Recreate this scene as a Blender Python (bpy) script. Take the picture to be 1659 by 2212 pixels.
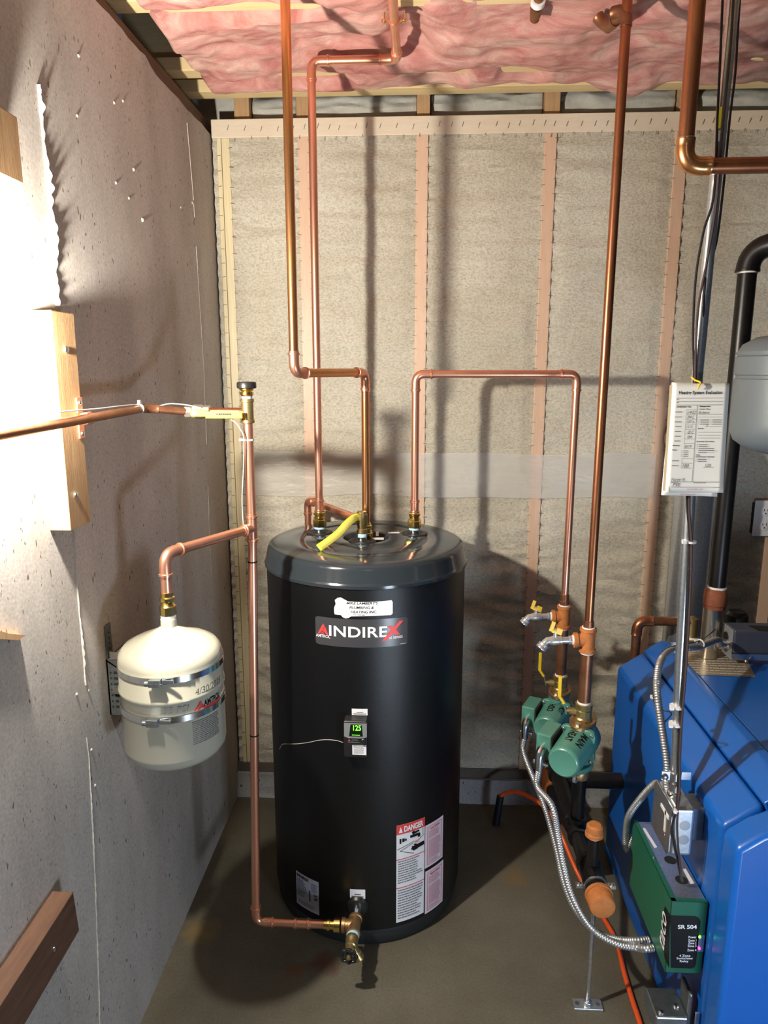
import bpy, bmesh, math, random
from mathutils import Vector, Matrix, noise
random.seed(7)
for o in list(bpy.data.objects): bpy.data.objects.remove(o)
S = bpy.context.scene
COL = S.collection
PI = math.pi

# ------------------------------------------------------------------ camera
FPX = 1534.0; TH = math.radians(11.4); YAW = math.radians(2.85); CAM = Vector((0, 0, 1.6))
cd = bpy.data.cameras.new('camera'); cam = bpy.data.objects.new('camera', cd); COL.objects.link(cam)
cd.sensor_fit = 'VERTICAL'; cd.sensor_height = 24.0; cd.lens = FPX / 2212.0 * 24.0
cd.clip_start = 0.02
cam.location = CAM; cam.rotation_euler = (PI/2 - TH, 0, YAW)
S.camera = cam
# ------------------------------------------------------------------ light
w = bpy.data.worlds.new('world'); S.world = w; w.use_nodes = True
w.node_tree.nodes['Background'].inputs[0].default_value = (0.75, 0.82, 1.0, 1)
w.node_tree.nodes['Background'].inputs[1].default_value = 0.03
def point(name, loc, power, col, rad):
    l = bpy.data.lights.new(name, 'POINT'); l.energy = power; l.color = col; l.shadow_soft_size = rad
    o = bpy.data.objects.new(name, l); o.location = loc; COL.objects.link(o); return o
point('wall_bulb', (-0.632, 1.062, 1.655), 96.0, (1.0, 0.925, 0.82), 0.022)
point('fill_light', (0.15, -0.75, 2.25), 3.5, (1.0, 0.95, 0.90), 0.16)  # unseen fill light added high behind the camera to lift the walls
al = bpy.data.lights.new('work_light', 'AREA'); al.energy = 15.0; al.color = (0.72, 0.84, 1.0); al.shape = 'RECTANGLE'; al.size = 0.30; al.size_y = 0.22
ao = bpy.data.objects.new('work_light', al); COL.objects.link(ao)
ao.location = (0.88, 0.05, 0.33)
ao.rotation_euler = (Vector((-0.05, 1.9, 0.70)) - Vector(ao.location)).to_track_quat('-Z', 'Y').to_euler()
S.view_settings.view_transform = 'Standard'; S.view_settings.look = 'None'
S.view_settings.gamma = 1.0; S.view_settings.exposure = 0.0; S.view_settings.use_curve_mapping = False

# ------------------------------------------------------------------ pixel helpers
def ray(px, py):
    a = (px - 829.5)/FPX; b = (py - 1106.0)/FPX
    y = math.cos(TH) - b*math.sin(TH); z = -math.sin(TH) - b*math.cos(TH); x = a
    c, s = math.cos(YAW), math.sin(YAW)
    return Vector((x*c - y*s, x*s + y*c, z))
def P(px, py, x=None, y=None, z=None):
    d = ray(px, py)
    if x is not None: t = (x - CAM.x)/d.x
    elif y is not None: t = (y - CAM.y)/d.y
    else: t = (z - CAM.z)/d.z
    return CAM + d*t
def cyl_hit(px, py, cx, cy, R):
    d = ray(px, py); ox, oy = CAM.x - cx, CAM.y - cy
    a = d.x*d.x + d.y*d.y; b = 2*(ox*d.x + oy*d.y); c = ox*ox + oy*oy - R*R
    q = max(b*b - 4*a*c, 0.0); t = (-b - math.sqrt(q))/(2*a)
    p = CAM + d*t
    return math.atan2(p.x - cx, -(p.y - cy)), p.z

# ------------------------------------------------------------------ materials
MAT = {}
def mat(name, col, rough=0.5, metal=0.0, noise_amt=0.0, nscale=20.0, bump=0.0, bscale=60.0, col2=None, emit=None, estr=0.0, coat=0.0, stretch=None, spec=None):
    m = bpy.data.materials.new(name); m.use_nodes = True; MAT[name] = m
    nt = m.node_tree; N = nt.nodes; L = nt.links; B = N['Principled BSDF']
    B.inputs['Base Color'].default_value = (*col, 1); B.inputs['Roughness'].default_value = rough; B.inputs['Metallic'].default_value = metal
    if coat: B.inputs['Coat Weight'].default_value = coat; B.inputs['Coat Roughness'].default_value = 0.12
    if spec is not None: B.inputs['Specular IOR Level'].default_value = spec
    if emit: B.inputs['Emission Color'].default_value = (*emit, 1); B.inputs['Emission Strength'].default_value = estr
    if col2 or bump:
        tc = N.new('ShaderNodeTexCoord'); mp = N.new('ShaderNodeMapping'); L.new(tc.outputs['Object'], mp.inputs[0])
        if stretch: mp.inputs['Scale'].default_value = stretch
    if col2:
        nz = N.new('ShaderNodeTexNoise'); nz.inputs['Scale'].default_value = nscale; nz.inputs['Detail'].default_value = 6; nz.inputs['Roughness'].default_value = 0.65
        L.new(mp.outputs[0], nz.inputs[0])
        cr = N.new('ShaderNodeValToRGB'); cr.color_ramp.elements[0].position = 0.5 - noise_amt/2; cr.color_ramp.elements[1].position = 0.5 + noise_amt/2
        cr.color_ramp.elements[0].color = (*col, 1); cr.color_ramp.elements[1].color = (*col2, 1)
        L.new(nz.outputs[0], cr.inputs[0]); L.new(cr.outputs[0], B.inputs['Base Color'])
    if bump:
        nb = N.new('ShaderNodeTexNoise'); nb.inputs['Scale'].default_value = bscale; nb.inputs['Detail'].default_value = 5
        L.new(mp.outputs[0], nb.inputs[0])
        bp = N.new('ShaderNodeBump'); bp.inputs['Strength'].default_value = bump; bp.inputs['Distance'].default_value = 0.004
        L.new(nb.outputs[0], bp.inputs['Height']); L.new(bp.outputs[0], B.inputs['Normal'])
    return m
mat('copper_new', (0.92, 0.49, 0.34), 0.33, 0.92, 0.5, 14, col2=(0.80, 0.36, 0.23), stretch=(1, 1, .3))
mat('copper_gold', (0.80, 0.40, 0.16), 0.27, 0.95, 0.5, 9, col2=(0.60, 0.25, 0.10), stretch=(1, 1, .25))
mat('copper_old', (0.50, 0.21, 0.10), 0.33, 0.9, 0.55, 12, col2=(0.27, 0.095, 0.045), stretch=(1, 1, .3))
mat('copper_brown', (0.36, 0.17, 0.09), 0.42, 0.8, 0.5, 25, col2=(0.20, 0.08, 0.04))
mat('brass', (0.83, 0.62, 0.20), 0.22, 1.0)
mat('bronze', (0.46, 0.30, 0.14), 0.42, 0.85, 0.5, 40, col2=(0.34, 0.20, 0.09), bump=.15, bscale=200)
mat('dull_brass', (0.50, 0.39, 0.18), 0.38, 0.9, 0.5, 30, col2=(0.36, 0.27, 0.11))
mat('solder', (0.72, 0.66, 0.58), 0.3, 0.9)
mat('steel_bright', (0.74, 0.76, 0.79), 0.22, 1.0)
mat('galvanized', (0.70, 0.74, 0.78), 0.30, 0.92, 0.35, 130, col2=(0.52, 0.56, 0.60))
mat('zinc_dark', (0.22, 0.25, 0.26), 0.40, 0.9, 0.4, 80, col2=(0.32, 0.35, 0.36))
mat('flex_steel', (0.52, 0.53, 0.54), 0.42, 0.9)
mat('chrome', (0.86, 0.87, 0.88), 0.16, 1.0)
mat('cast_chrome', (0.66, 0.67, 0.68), 0.30, 0.75)
mat('black_iron', (0.0035, 0.0035, 0.004), 0.36, 0.0, 0.4, 60, col2=(0.010, 0.008, 0.007), spec=.4)
mat('rust_iron', (0.52, 0.185, 0.045), 0.75, 0.0, 0.5, 55, bump=.35, bscale=260, col2=(0.36, 0.115, 0.028))
mat('rust_dark', (0.30, 0.09, 0.035), 0.75, 0.0, 0.5, 60, bump=.35, bscale=260, col2=(0.18, 0.055, 0.025))
mat('pipe_tape', (0.86, 0.84, 0.80), 0.6)
mat('tape_blue', (0.42, 0.68, 0.86), 0.5)
mat('plastic_white', (0.80, 0.80, 0.78), 0.35)
mat('zip_white', (0.72, 0.72, 0.70), 0.4)
mat('tank_black', (0.0022, 0.0024, 0.0030), 0.38, 0.0, bump=.12, bscale=700, spec=.5)
mat('lid_grey', (0.024, 0.031, 0.037), 0.13, 0.0)
mat('base_black', (0.012, 0.013, 0.014), 0.6)
mat('rubber_black', (0.010, 0.010, 0.010), 0.45)
mat('plastic_black', (0.014, 0.014, 0.014), 0.35)
mat('cream_paint', (0.50, 0.485, 0.385), 0.22, 0.0, coat=.4)
mat('sticker_white', (0.80, 0.80, 0.82), 0.4)
mat('sticker_dark', (0.045, 0.045, 0.050), 0.28)
mat('sticker_grey', (0.38, 0.39, 0.42), 0.4)
mat('paper', (0.82, 0.80, 0.74), 0.7)
mat('paper_tan', (0.66, 0.52, 0.32), 0.7)
mat('ink_black', (0.005, 0.005, 0.006), 0.5, spec=.25)
mat('ink_grey', (0.16, 0.16, 0.17), 0.6)
mat('ink_blue', (0.05, 0.06, 0.14), 0.6)
mat('ink_white', (0.82, 0.83, 0.86), 0.45)
mat('ink_red', (0.72, 0.055, 0.05), 0.45)
mat('ink_pink', (0.62, 0.25, 0.32), 0.5)
mat('pale_pink', (0.78, 0.66, 0.70), 0.5)
mat('yellow_plastic', (0.74, 0.49, 0.015), 0.35)
mat('yellow_tag', (0.85, 0.78, 0.05), 0.45)
mat('pump_green', (0.075, 0.235, 0.18), 0.33, 0.0, bump=.06, bscale=400, coat=.2)
mat('relay_green', (0.012, 0.115, 0.065), 0.36)
mat('boiler_blue', (0.006, 0.110, 0.46), 0.33, 0.0, bump=.04, bscale=300, coat=.15)
mat('control_grey', (0.052, 0.060, 0.088), 0.48, bump=.05, bscale=600)
mat('control_side', (0.30, 0.31, 0.32), 0.45, 0.4)
mat('nickel', (0.62, 0.57, 0.44), 0.28, 0.9)
mat('grey_tank', (0.115, 0.140, 0.155), 0.45)
mat('orange_hose', (0.78, 0.10, 0.02), 0.32)
mat('hose_sleeve', (0.008, 0.010, 0.018), 0.4)
mat('cable_black', (0.018, 0.016, 0.016), 0.35)
mat('cable_brown', (0.060, 0.040, 0.040), 0.35)
mat('cable_grey', (0.42, 0.40, 0.36), 0.5)
mat('outlet_white', (0.74, 0.74, 0.76), 0.35)
mat('dark_slot', (0.01, 0.01, 0.01), 0.7)
mat('screen_dark', (0.004, 0.012, 0.005), 0.1)
mat('led_green', (0.05, 0.8, 0.02), 0.5, emit=(0.12, 1.0, 0.03), estr=5.0)
mat('led_magenta', (0.8, 0.05, 0.4), 0.5, emit=(1.0, 0.05, 0.45), estr=4.0)
mat('pine', (0.40, 0.23, 0.105), 0.6, 0.0, 0.45, 7, bump=.12, bscale=40, col2=(0.53, 0.34, 0.175), stretch=(14, 14, 1))
mat('pine_y', (0.66, 0.50, 0.24), 0.6, 0.0, 0.45, 7, bump=.10, bscale=40, col2=(0.78, 0.62, 0.34), stretch=(1, 14, 14))
mat('pine_dark', (0.085, 0.040, 0.022), 0.65, 0.0, 0.5, 6, bump=.15, bscale=40, col2=(0.15, 0.075, 0.042), stretch=(14, 2, 14))
mat('stud_wood', (0.70, 0.49, 0.35), 0.42, 0.0, 0.5, 8, bump=.15, bscale=60, col2=(0.60, 0.41, 0.28), stretch=(10, 10, 1.5))
mat('stud_yellow', (0.62, 0.53, 0.30), 0.45, 0.0, 0.4, 9, bump=.1, bscale=50, col2=(0.74, 0.66, 0.44), stretch=(30, 30, .8))
mat('plate_wood', (0.66, 0.55, 0.41), 0.5, 0.0, 0.5, 8, bump=.12, bscale=60, col2=(0.72, 0.64, 0.51), stretch=(1.5, 10, 10))
mat('subfloor', (0.10, 0.07, 0.05), 0.8)
mat('rim_grey', (0.40, 0.40, 0.36), 0.7, 0.0, 0.5, 18, bump=.5, bscale=60, col2=(0.56, 0.55, 0.48))
mat('bag_clear', (0.20, 0.175, 0.15), 0.16, 0.1, 0.5, 14, bump=.9, bscale=22, col2=(0.34, 0.30, 0.26))
mat('foil_label', (0.30, 0.25, 0.17), 0.30, 0.35, 0.5, 10, col2=(0.42, 0.36, 0.26))

def concrete(name, c1, c2, holes, hole_scale, stain=None, bumpd=0.0008, hstretch=(1, 1, .42)):
    m = bpy.data.materials.new(name); m.use_nodes = True; MAT[name] = m
    nt = m.node_tree; N = nt.nodes; L = nt.links; B = N['Principled BSDF']; B.inputs['Roughness'].default_value = 0.75
    tc = N.new('ShaderNodeTexCoord')
    n1 = N.new('ShaderNodeTexNoise'); n1.inputs['Scale'].default_value = 3.0; n1.inputs['Detail'].default_value = 9; n1.inputs['Roughness'].default_value = .62
    mp0 = N.new('ShaderNodeMapping'); mp0.inputs['Scale'].default_value = (1.6, 1.6, .6) if holes else (1, 1, 1); L.new(tc.outputs['Object'], mp0.inputs[0]); L.new(mp0.outputs[0], n1.inputs[0])
    r1 = N.new('ShaderNodeValToRGB'); r1.color_ramp.elements[0].position = .32; r1.color_ramp.elements[1].position = .68
    r1.color_ramp.elements[0].color = (*c1, 1); r1.color_ramp.elements[1].color = (*c2, 1); L.new(n1.outputs[0], r1.inputs[0])
    n2 = N.new('ShaderNodeTexNoise'); n2.inputs['Scale'].default_value = 160; n2.inputs['Detail'].default_value = 4; L.new(tc.outputs['Object'], n2.inputs[0])
    mx = N.new('ShaderNodeMixRGB'); mx.blend_type = 'OVERLAY'; mx.inputs[0].default_value = .35; L.new(r1.outputs[0], mx.inputs[1]); L.new(n2.outputs[0], mx.inputs[2])
    out = mx.outputs[0]; hgt = n2.outputs[0]
    bp = N.new('ShaderNodeBump'); bp.inputs['Strength'].default_value = .22; bp.inputs['Distance'].default_value = bumpd; L.new(hgt, bp.inputs['Height'])
    nrm = bp.outputs[0]
    if holes:
        mp = N.new('ShaderNodeMapping'); mp.inputs['Scale'].default_value = hstretch; L.new(tc.outputs['Object'], mp.inputs[0])
        dn = N.new('ShaderNodeTexNoise'); dn.inputs['Scale'].default_value = 30; L.new(mp.outputs[0], dn.inputs[0])
        ad = N.new('ShaderNodeMixRGB'); ad.blend_type = 'ADD'; ad.inputs[0].default_value = .03; L.new(mp.outputs[0], ad.inputs[1]); L.new(dn.outputs['Color'], ad.inputs[2])
        for sc, th, amt in ((hole_scale, .14, .42), (hole_scale*2.2, .17, .50), (hole_scale*4.0, .17, .55)):
            v = N.new('ShaderNodeTexVoronoi'); v.inputs['Scale'].default_value = sc; L.new(ad.outputs[0], v.inputs['Vector'])
            sp = N.new('ShaderNodeSeparateColor'); L.new(v.outputs['Color'], sp.inputs[0])
            ml = N.new('ShaderNodeMath'); ml.operation = 'MULTIPLY_ADD'; L.new(sp.outputs[0], ml.inputs[0]); ml.inputs[1].default_value = th*1.9; ml.inputs[2].default_value = -th*amt*1.3
            sb = N.new('ShaderNodeMath'); sb.operation = 'LESS_THAN'; L.new(v.outputs['Distance'], sb.inputs[0]); L.new(ml.outputs[0], sb.inputs[1])
            b2 = N.new('ShaderNodeBump'); b2.invert = True; b2.inputs['Strength'].default_value = .7; b2.inputs['Distance'].default_value = .002
            L.new(sb.outputs[0], b2.inputs['Height']); L.new(nrm, b2.inputs['Normal']); nrm = b2.outputs[0]
            m2 = N.new('ShaderNodeMixRGB'); L.new(sb.outputs[0], m2.inputs[0]); L.new(out, m2.inputs[1]); m2.inputs[2].default_value = (c1[0]*.42, c1[1]*.38, c1[2]*.32, 1); out = m2.outputs[0]
    if stain:
        for (cx, cy, rad, col) in stain:
            mpp = N.new('ShaderNodeMapping'); mpp.inputs['Location'].default_value = (-cx, -cy, 0); L.new(tc.outputs['Object'], mpp.inputs[0])
            ln = N.new('ShaderNodeVectorMath'); ln.operation = 'LENGTH'; L.new(mpp.outputs[0], ln.inputs[0])
            nn = N.new('ShaderNodeTexNoise'); nn.inputs['Scale'].default_value = 22; nn.inputs['Detail'].default_value = 5; L.new(tc.outputs['Object'], nn.inputs[0])
            am = N.new('ShaderNodeMath'); am.operation = 'MULTIPLY_ADD'; L.new(nn.outputs[0], am.inputs[0]); am.inputs[1].default_value = rad*1.6; L.new(ln.outputs['Value'], am.inputs[2])
            mr = N.new('ShaderNodeMapRange'); mr.inputs[1].default_value = rad*1.1; mr.inputs[2].default_value = rad*2.0; mr.inputs[3].default_value = .75; mr.inputs[4].default_value = 0; L.new(am.outputs[0], mr.inputs[0])
            m3 = N.new('ShaderNodeMixRGB'); L.new(mr.outputs[0], m3.inputs[0]); L.new(out, m3.inputs[1]); m3.inputs[2].default_value = (*col, 1); out = m3.outputs[0]
    L.new(out, B.inputs['Base Color']); L.new(nrm, B.inputs['Normal'])
    return m
concrete('wall_concrete', (0.35, 0.32, 0.285), (0.49, 0.455, 0.415), True, 34)
concrete('floor_concrete', (0.082, 0.074, 0.050), (0.128, 0.117, 0.084), False, 0, stain=[(-.245, 1.655, .045, (.10, .028, .010)), (-.33, 1.63, .03, (.14, .06, .02)), (-.62, 1.75, .05, (.22, .15, .05)), (.32, 2.02, .05, (.16, .10, .04))])
concrete('curb_concrete', (0.22, 0.225, 0.23), (0.36, 0.37, 0.385), True, 40)
concrete('fin_concrete', (0.44, 0.41, 0.35), (0.54, 0.50, 0.44), False, 0)

def batt_material():
    m = bpy.data.materials.new('batt'); m.use_nodes = True; MAT['batt'] = m
    nt = m.node_tree; N = nt.nodes; L = nt.links; B = N['Principled BSDF']; B.inputs['Roughness'].default_value = .42
    B.inputs['Specular IOR Level'].default_value = .35
    tc = N.new('ShaderNodeTexCoord')
    n1 = N.new('ShaderNodeTexNoise'); n1.inputs['Scale'].default_value = 3; n1.inputs['Detail'].default_value = 5; L.new(tc.outputs['Object'], n1.inputs[0])
    mp = N.new('ShaderNodeMapping'); mp.inputs['Scale'].default_value = (1, 1, 1.5); L.new(tc.outputs['Object'], mp.inputs[0])
    n2 = N.new('ShaderNodeTexNoise'); n2.inputs['Scale'].default_value = 120; n2.inputs['Detail'].default_value = 9; n2.inputs['Roughness'].default_value = .75; n2.inputs['Distortion'].default_value = .35; L.new(mp.outputs[0], n2.inputs[0])
    r1 = N.new('ShaderNodeValToRGB'); r1.color_ramp.elements[0].color = (.68, .635, .505, 1); r1.color_ramp.elements[1].color = (.80, .765, .64, 1); r1.color_ramp.elements[0].position = .35; r1.color_ramp.elements[1].position = .65
    L.new(n1.outputs[0], r1.inputs[0])
    r2 = N.new('ShaderNodeValToRGB'); r2.color_ramp.elements[0].color = (.44, .39, .32, 1); r2.color_ramp.elements[1].color = (1, 1, 1, 1); r2.color_ramp.elements[0].position = .3; r2.color_ramp.elements[1].position = .55
    L.new(n2.outputs[0], r2.inputs[0])
    mx = N.new('ShaderNodeMixRGB'); mx.blend_type = 'MULTIPLY'; mx.inputs[0].default_value = .8; L.new(r1.outputs[0], mx.inputs[1]); L.new(r2.outputs[0], mx.inputs[2])
    L.new(mx.outputs[0], B.inputs['Base Color'])
    b = N.new('ShaderNodeBump'); b.inputs['Strength'].default_value = .8; b.inputs['Distance'].default_value = .007; L.new(n2.outputs[0], b.inputs['Height'])
    L.new(b.outputs[0], B.inputs['Normal'])
batt_material()
def pink_material():
    m = bpy.data.materials.new('pink'); m.use_nodes = True; MAT['pink'] = m
    nt = m.node_tree; N = nt.nodes; L = nt.links; B = N['Principled BSDF']; B.inputs['Roughness'].default_value = .9
    B.inputs['Specular IOR Level'].default_value = .1
    tc = N.new('ShaderNodeTexCoord'); mp = N.new('ShaderNodeMapping'); mp.inputs['Scale'].default_value = (1, 1.9, 1); L.new(tc.outputs['Object'], mp.inputs[0])
    n1 = N.new('ShaderNodeTexNoise'); n1.inputs['Scale'].default_value = 7; n1.inputs['Detail'].default_value = 9; n1.inputs['Roughness'].default_value = .62; n1.inputs['Distortion'].default_value = 1.6; L.new(mp.outputs[0], n1.inputs[0])
    r = N.new('ShaderNodeValToRGB'); e = r.color_ramp.elements
    e[0].position = .30; e[0].color = (.42, .155, .135, 1); e[1].position = .72; e[1].color = (.70, .50, .41, 1)
    q = e.new(.45); q.color = (.56, .265, .23, 1); q = e.new(.58); q.color = (.62, .365, .31, 1)
    L.new(n1.outputs[0], r.inputs[0])
    mp2 = N.new('ShaderNodeMapping'); mp2.inputs['Scale'].default_value = (1, 2.6, 2); L.new(tc.outputs['Object'], mp2.inputs[0])
    n2 = N.new('ShaderNodeTexNoise'); n2.inputs['Scale'].default_value = 38; n2.inputs['Detail'].default_value = 10; n2.inputs['Roughness'].default_value = .72; n2.inputs['Distortion'].default_value = 2.5; L.new(mp2.outputs[0], n2.inputs[0])
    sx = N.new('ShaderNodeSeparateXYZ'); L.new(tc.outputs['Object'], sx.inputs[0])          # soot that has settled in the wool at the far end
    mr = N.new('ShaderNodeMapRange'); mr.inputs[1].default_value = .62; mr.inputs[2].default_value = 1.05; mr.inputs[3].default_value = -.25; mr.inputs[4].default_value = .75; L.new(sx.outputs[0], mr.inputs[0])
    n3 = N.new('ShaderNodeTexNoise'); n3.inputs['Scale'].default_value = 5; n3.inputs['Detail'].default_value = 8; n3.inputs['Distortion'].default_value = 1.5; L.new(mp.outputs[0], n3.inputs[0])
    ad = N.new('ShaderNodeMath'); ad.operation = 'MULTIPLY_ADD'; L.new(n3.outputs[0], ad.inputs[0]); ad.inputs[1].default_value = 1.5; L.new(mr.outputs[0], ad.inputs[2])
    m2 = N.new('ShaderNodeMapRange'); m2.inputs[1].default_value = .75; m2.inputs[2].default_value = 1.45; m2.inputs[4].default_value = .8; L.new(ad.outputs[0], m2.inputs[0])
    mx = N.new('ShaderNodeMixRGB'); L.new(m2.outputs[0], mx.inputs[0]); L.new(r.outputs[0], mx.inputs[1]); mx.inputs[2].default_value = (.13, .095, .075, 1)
    L.new(mx.outputs[0], B.inputs['Base Color'])
    b = N.new('ShaderNodeBump'); b.inputs['Strength'].default_value = .55; b.inputs['Distance'].default_value = .006; L.new(n2.outputs[0], b.inputs['Height']); L.new(b.outputs[0], B.inputs['Normal'])
pink_material()
def film_material():
    m = bpy.data.materials.new('film'); m.use_nodes = True; MAT['film'] = m
    nt = m.node_tree; N = nt.nodes; L = nt.links; B = N['Principled BSDF']; B.inputs['Roughness'].default_value = .3
    B.inputs['Base Color'].default_value = (.80, .79, .74, 1); B.inputs['Alpha'].default_value = .42
    tc = N.new('ShaderNodeTexCoord'); mp = N.new('ShaderNodeMapping'); mp.inputs['Scale'].default_value = (1, 1, 3); L.new(tc.outputs['Object'], mp.inputs[0])
    n = N.new('ShaderNodeTexNoise'); n.inputs['Scale'].default_value = 18; n.inputs['Detail'].default_value = 4; L.new(mp.outputs[0], n.inputs[0])
    b = N.new('ShaderNodeBump'); b.inputs['Strength'].default_value = .6; b.inputs['Distance'].default_value = .006; L.new(n.outputs[0], b.inputs['Height']); L.new(b.outputs[0], B.inputs['Normal'])
film_material()

# ------------------------------------------------------------------ mesh builder
class MB:
    def __init__(s): s.v = []; s.f = []
    def add(s, vs, fs):
        o = len(s.v); s.v += [tuple(v) for v in vs]; s.f += [tuple(i + o for i in f) for f in fs]; return s
    def box(s, a, b):
        (x0, y0, z0), (x1, y1, z1) = a, b
        x0, x1 = sorted((x0, x1)); y0, y1 = sorted((y0, y1)); z0, z1 = sorted((z0, z1))
        return s.add([(x0,y0,z0),(x1,y0,z0),(x1,y1,z0),(x0,y1,z0),(x0,y0,z1),(x1,y0,z1),(x1,y1,z1),(x0,y1,z1)],
                     [(0,3,2,1),(4,5,6,7),(0,1,5,4),(1,2,6,5),(2,3,7,6),(3,0,4,7)])
    def obox(s, c, ax, ay, az):                              # oriented box: centre and half vectors
        c, ax, ay, az = map(Vector, (c, ax, ay, az))
        vs = [c + ax*i + ay*j + az*k for k in (-1, 1) for j in (-1, 1) for i in (-1, 1)]
        return s.add(vs, [(0,2,3,1),(4,5,7,6),(0,1,5,4),(2,6,7,3),(0,4,6,2),(1,3,7,5)])
    def tube(s, pts, r, n=16, cap=True):
        pts = [Vector(p) for p in pts]; k = len(pts)
        rs = r if isinstance(r, (list, tuple)) else [r]*k
        t0 = next((pts[i+1] - pts[i] for i in range(k-1) if (pts[i+1]-pts[i]).length > 1e-7), Vector((0,0,1))).normalized()
        up = Vector((0,0,1)) if abs(t0.z) < .9 else Vector((1,0,0))
        nrm = t0.cross(up).normalized(); rings = []; tp = t0
        for i in range(k):
            a = pts[max(i-1, 0)]; b = pts[min(i+1, k-1)]; t = b - a
            t = t.normalized() if t.length > 1e-9 else tp
            q = tp.rotation_difference(t); nrm = q @ nrm; nrm = (nrm - t*nrm.dot(t)).normalized(); bn = t.cross(nrm); tp = t
            rings.append([pts[i] + (nrm*math.cos(2*PI*j/n) + bn*math.sin(2*PI*j/n))*rs[i] for j in range(n)])
        vs = [v for g in rings for v in g]; fs = []
        for i in range(k-1):
            for j in range(n):
                j2 = (j+1) % n; fs.append((i*n+j, i*n+j2, (i+1)*n+j2, (i+1)*n+j))
        if cap: fs.append(tuple(range(n-1, -1, -1))); fs.append(tuple((k-1)*n + j for j in range(n)))
        return s.add(vs, fs)
    def lathe(s, o, ax, prof, n=32, cap=True):               # prof: (distance along axis, radius)
        o = Vector(o); ax = Vector(ax).normalized()
        u = ax.cross(Vector((0,0,1)) if abs(ax.z) < .9 else Vector((1,0,0))).normalized(); v = ax.cross(u)
        vs = []; fs = []; k = len(prof)
        for (h, r) in prof:
            for j in range(n):
                a = 2*PI*j/n; vs.append(o + ax*h + (u*math.cos(a) + v*math.sin(a))*max(r, 1e-5))
        for i in range(k-1):
            for j in range(n):
                j2 = (j+1) % n; fs.append((i*n+j, i*n+j2, (i+1)*n+j2, (i+1)*n+j))
        if cap: fs.append(tuple(range(n-1, -1, -1))); fs.append(tuple((k-1)*n + j for j in range(n)))
        return s.add(vs, fs)
    def prism(s, poly, d):                                   # polygon (3D points) swept by vector d
        poly = [Vector(p) for p in poly]; d = Vector(d); n = len(poly)
        vs = poly + [p + d for p in poly]
        fs = [tuple(range(n-1, -1, -1)), tuple(range(n, 2*n))] + [(i, (i+1) % n, n + (i+1) % n, n + i) for i in range(n)]
        return s.add(vs, fs)
    def torus(s, c, ax, R, r, n=28, m=8):
        c = Vector(c); ax = Vector(ax).normalized(); u = ax.cross(Vector((0,0,1)) if abs(ax.z) < .9 else Vector((1,0,0))).normalized(); v = ax.cross(u)
        vs = []; fs = []
        for i in range(n):
            a = 2*PI*i/n; d = u*math.cos(a) + v*math.sin(a)
            for j in range(m):
                b = 2*PI*j/m; vs.append(c + d*(R + r*math.cos(b)) + ax*r*math.sin(b))
        for i in range(n):
            for j in range(m):
                i2, j2 = (i+1) % n, (j+1) % m; fs.append((i*m+j, i2*m+j, i2*m+j2, i*m+j2))
        return s.add(vs, fs)
    def grid(s, nu, nv, f):
        vs = [f(i/(nu-1), j/(nv-1)) for j in range(nv) for i in range(nu)]
        return s.add(vs, [(j*nu+i, j*nu+i+1, (j+1)*nu+i+1, (j+1)*nu+i) for j in range(nv-1) for i in range(nu-1)])

WORLD = {}
def build(name, mb, material, parent=None, smooth=True, bevel=0.0, bseg=2):
    me = bpy.data.meshes.new(name); me.from_pydata(mb.v, [], mb.f); me.update()
    bm = bmesh.new(); bm.from_mesh(me); bmesh.ops.recalc_face_normals(bm, faces=bm.faces); bm.to_mesh(me); bm.free()
    me.materials.append(MAT[material] if isinstance(material, str) else material)
    o = bpy.data.objects.new(name, me); COL.objects.link(o)
    if parent is not None:
        o.parent = parent; o.location = -WORLD.get(parent.name, Vector((0, 0, 0)))
    WORLD[o.name] = Vector((0, 0, 0))
    if smooth:
        me.polygons.foreach_set('use_smooth', [True]*len(me.polygons))
        try: me.set_sharp_from_angle(angle=math.radians(35))
        except Exception: pass
    if bevel:
        b = o.modifiers.new('bevel', 'BEVEL'); b.width = bevel; b.segments = bseg; b.limit_method = 'ANGLE'; b.angle_limit = math.radians(40)
        b.harden_normals = False
    return o
def tag(o, label, cat, group=None):
    o['label'] = label; o['category'] = cat
    if group: o['group'] = group
    return o
def thing(name, label, cat, loc=(0, 0, 0), group=None):
    o = bpy.data.objects.new(name, None); COL.objects.link(o); o.location = loc; o.empty_display_size = .05
    WORLD[o.name] = Vector(loc); return tag(o, label, cat, group)
def struct(o):
    o['kind'] = 'structure'; return o
def catmull(pts, k=10):
    pts = [Vector(p) for p in pts]; out = []
    q = [pts[0]*2 - pts[1]] + pts + [pts[-1]*2 - pts[-2]]
    for i in range(1, len(q)-2):
        a, b, c, d = q[i-1], q[i], q[i+1], q[i+2]
        for j in range(k):
            t = j/k; out.append(.5*((2*b) + (c-a)*t + (2*a-5*b+4*c-d)*t*t + (-a+3*b-3*c+d)*t**3))
    out.append(pts[-1]); return out
def resample(pts, step):
    out = [pts[0].copy()]; acc = 0
    for a, b in zip(pts, pts[1:]):
        d = (b-a).length; pos = 0
        while acc + (d-pos) >= step:
            pos += step - acc; out.append(a.lerp(b, pos/d)); acc = 0
        acc += d - pos
    return out

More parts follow.
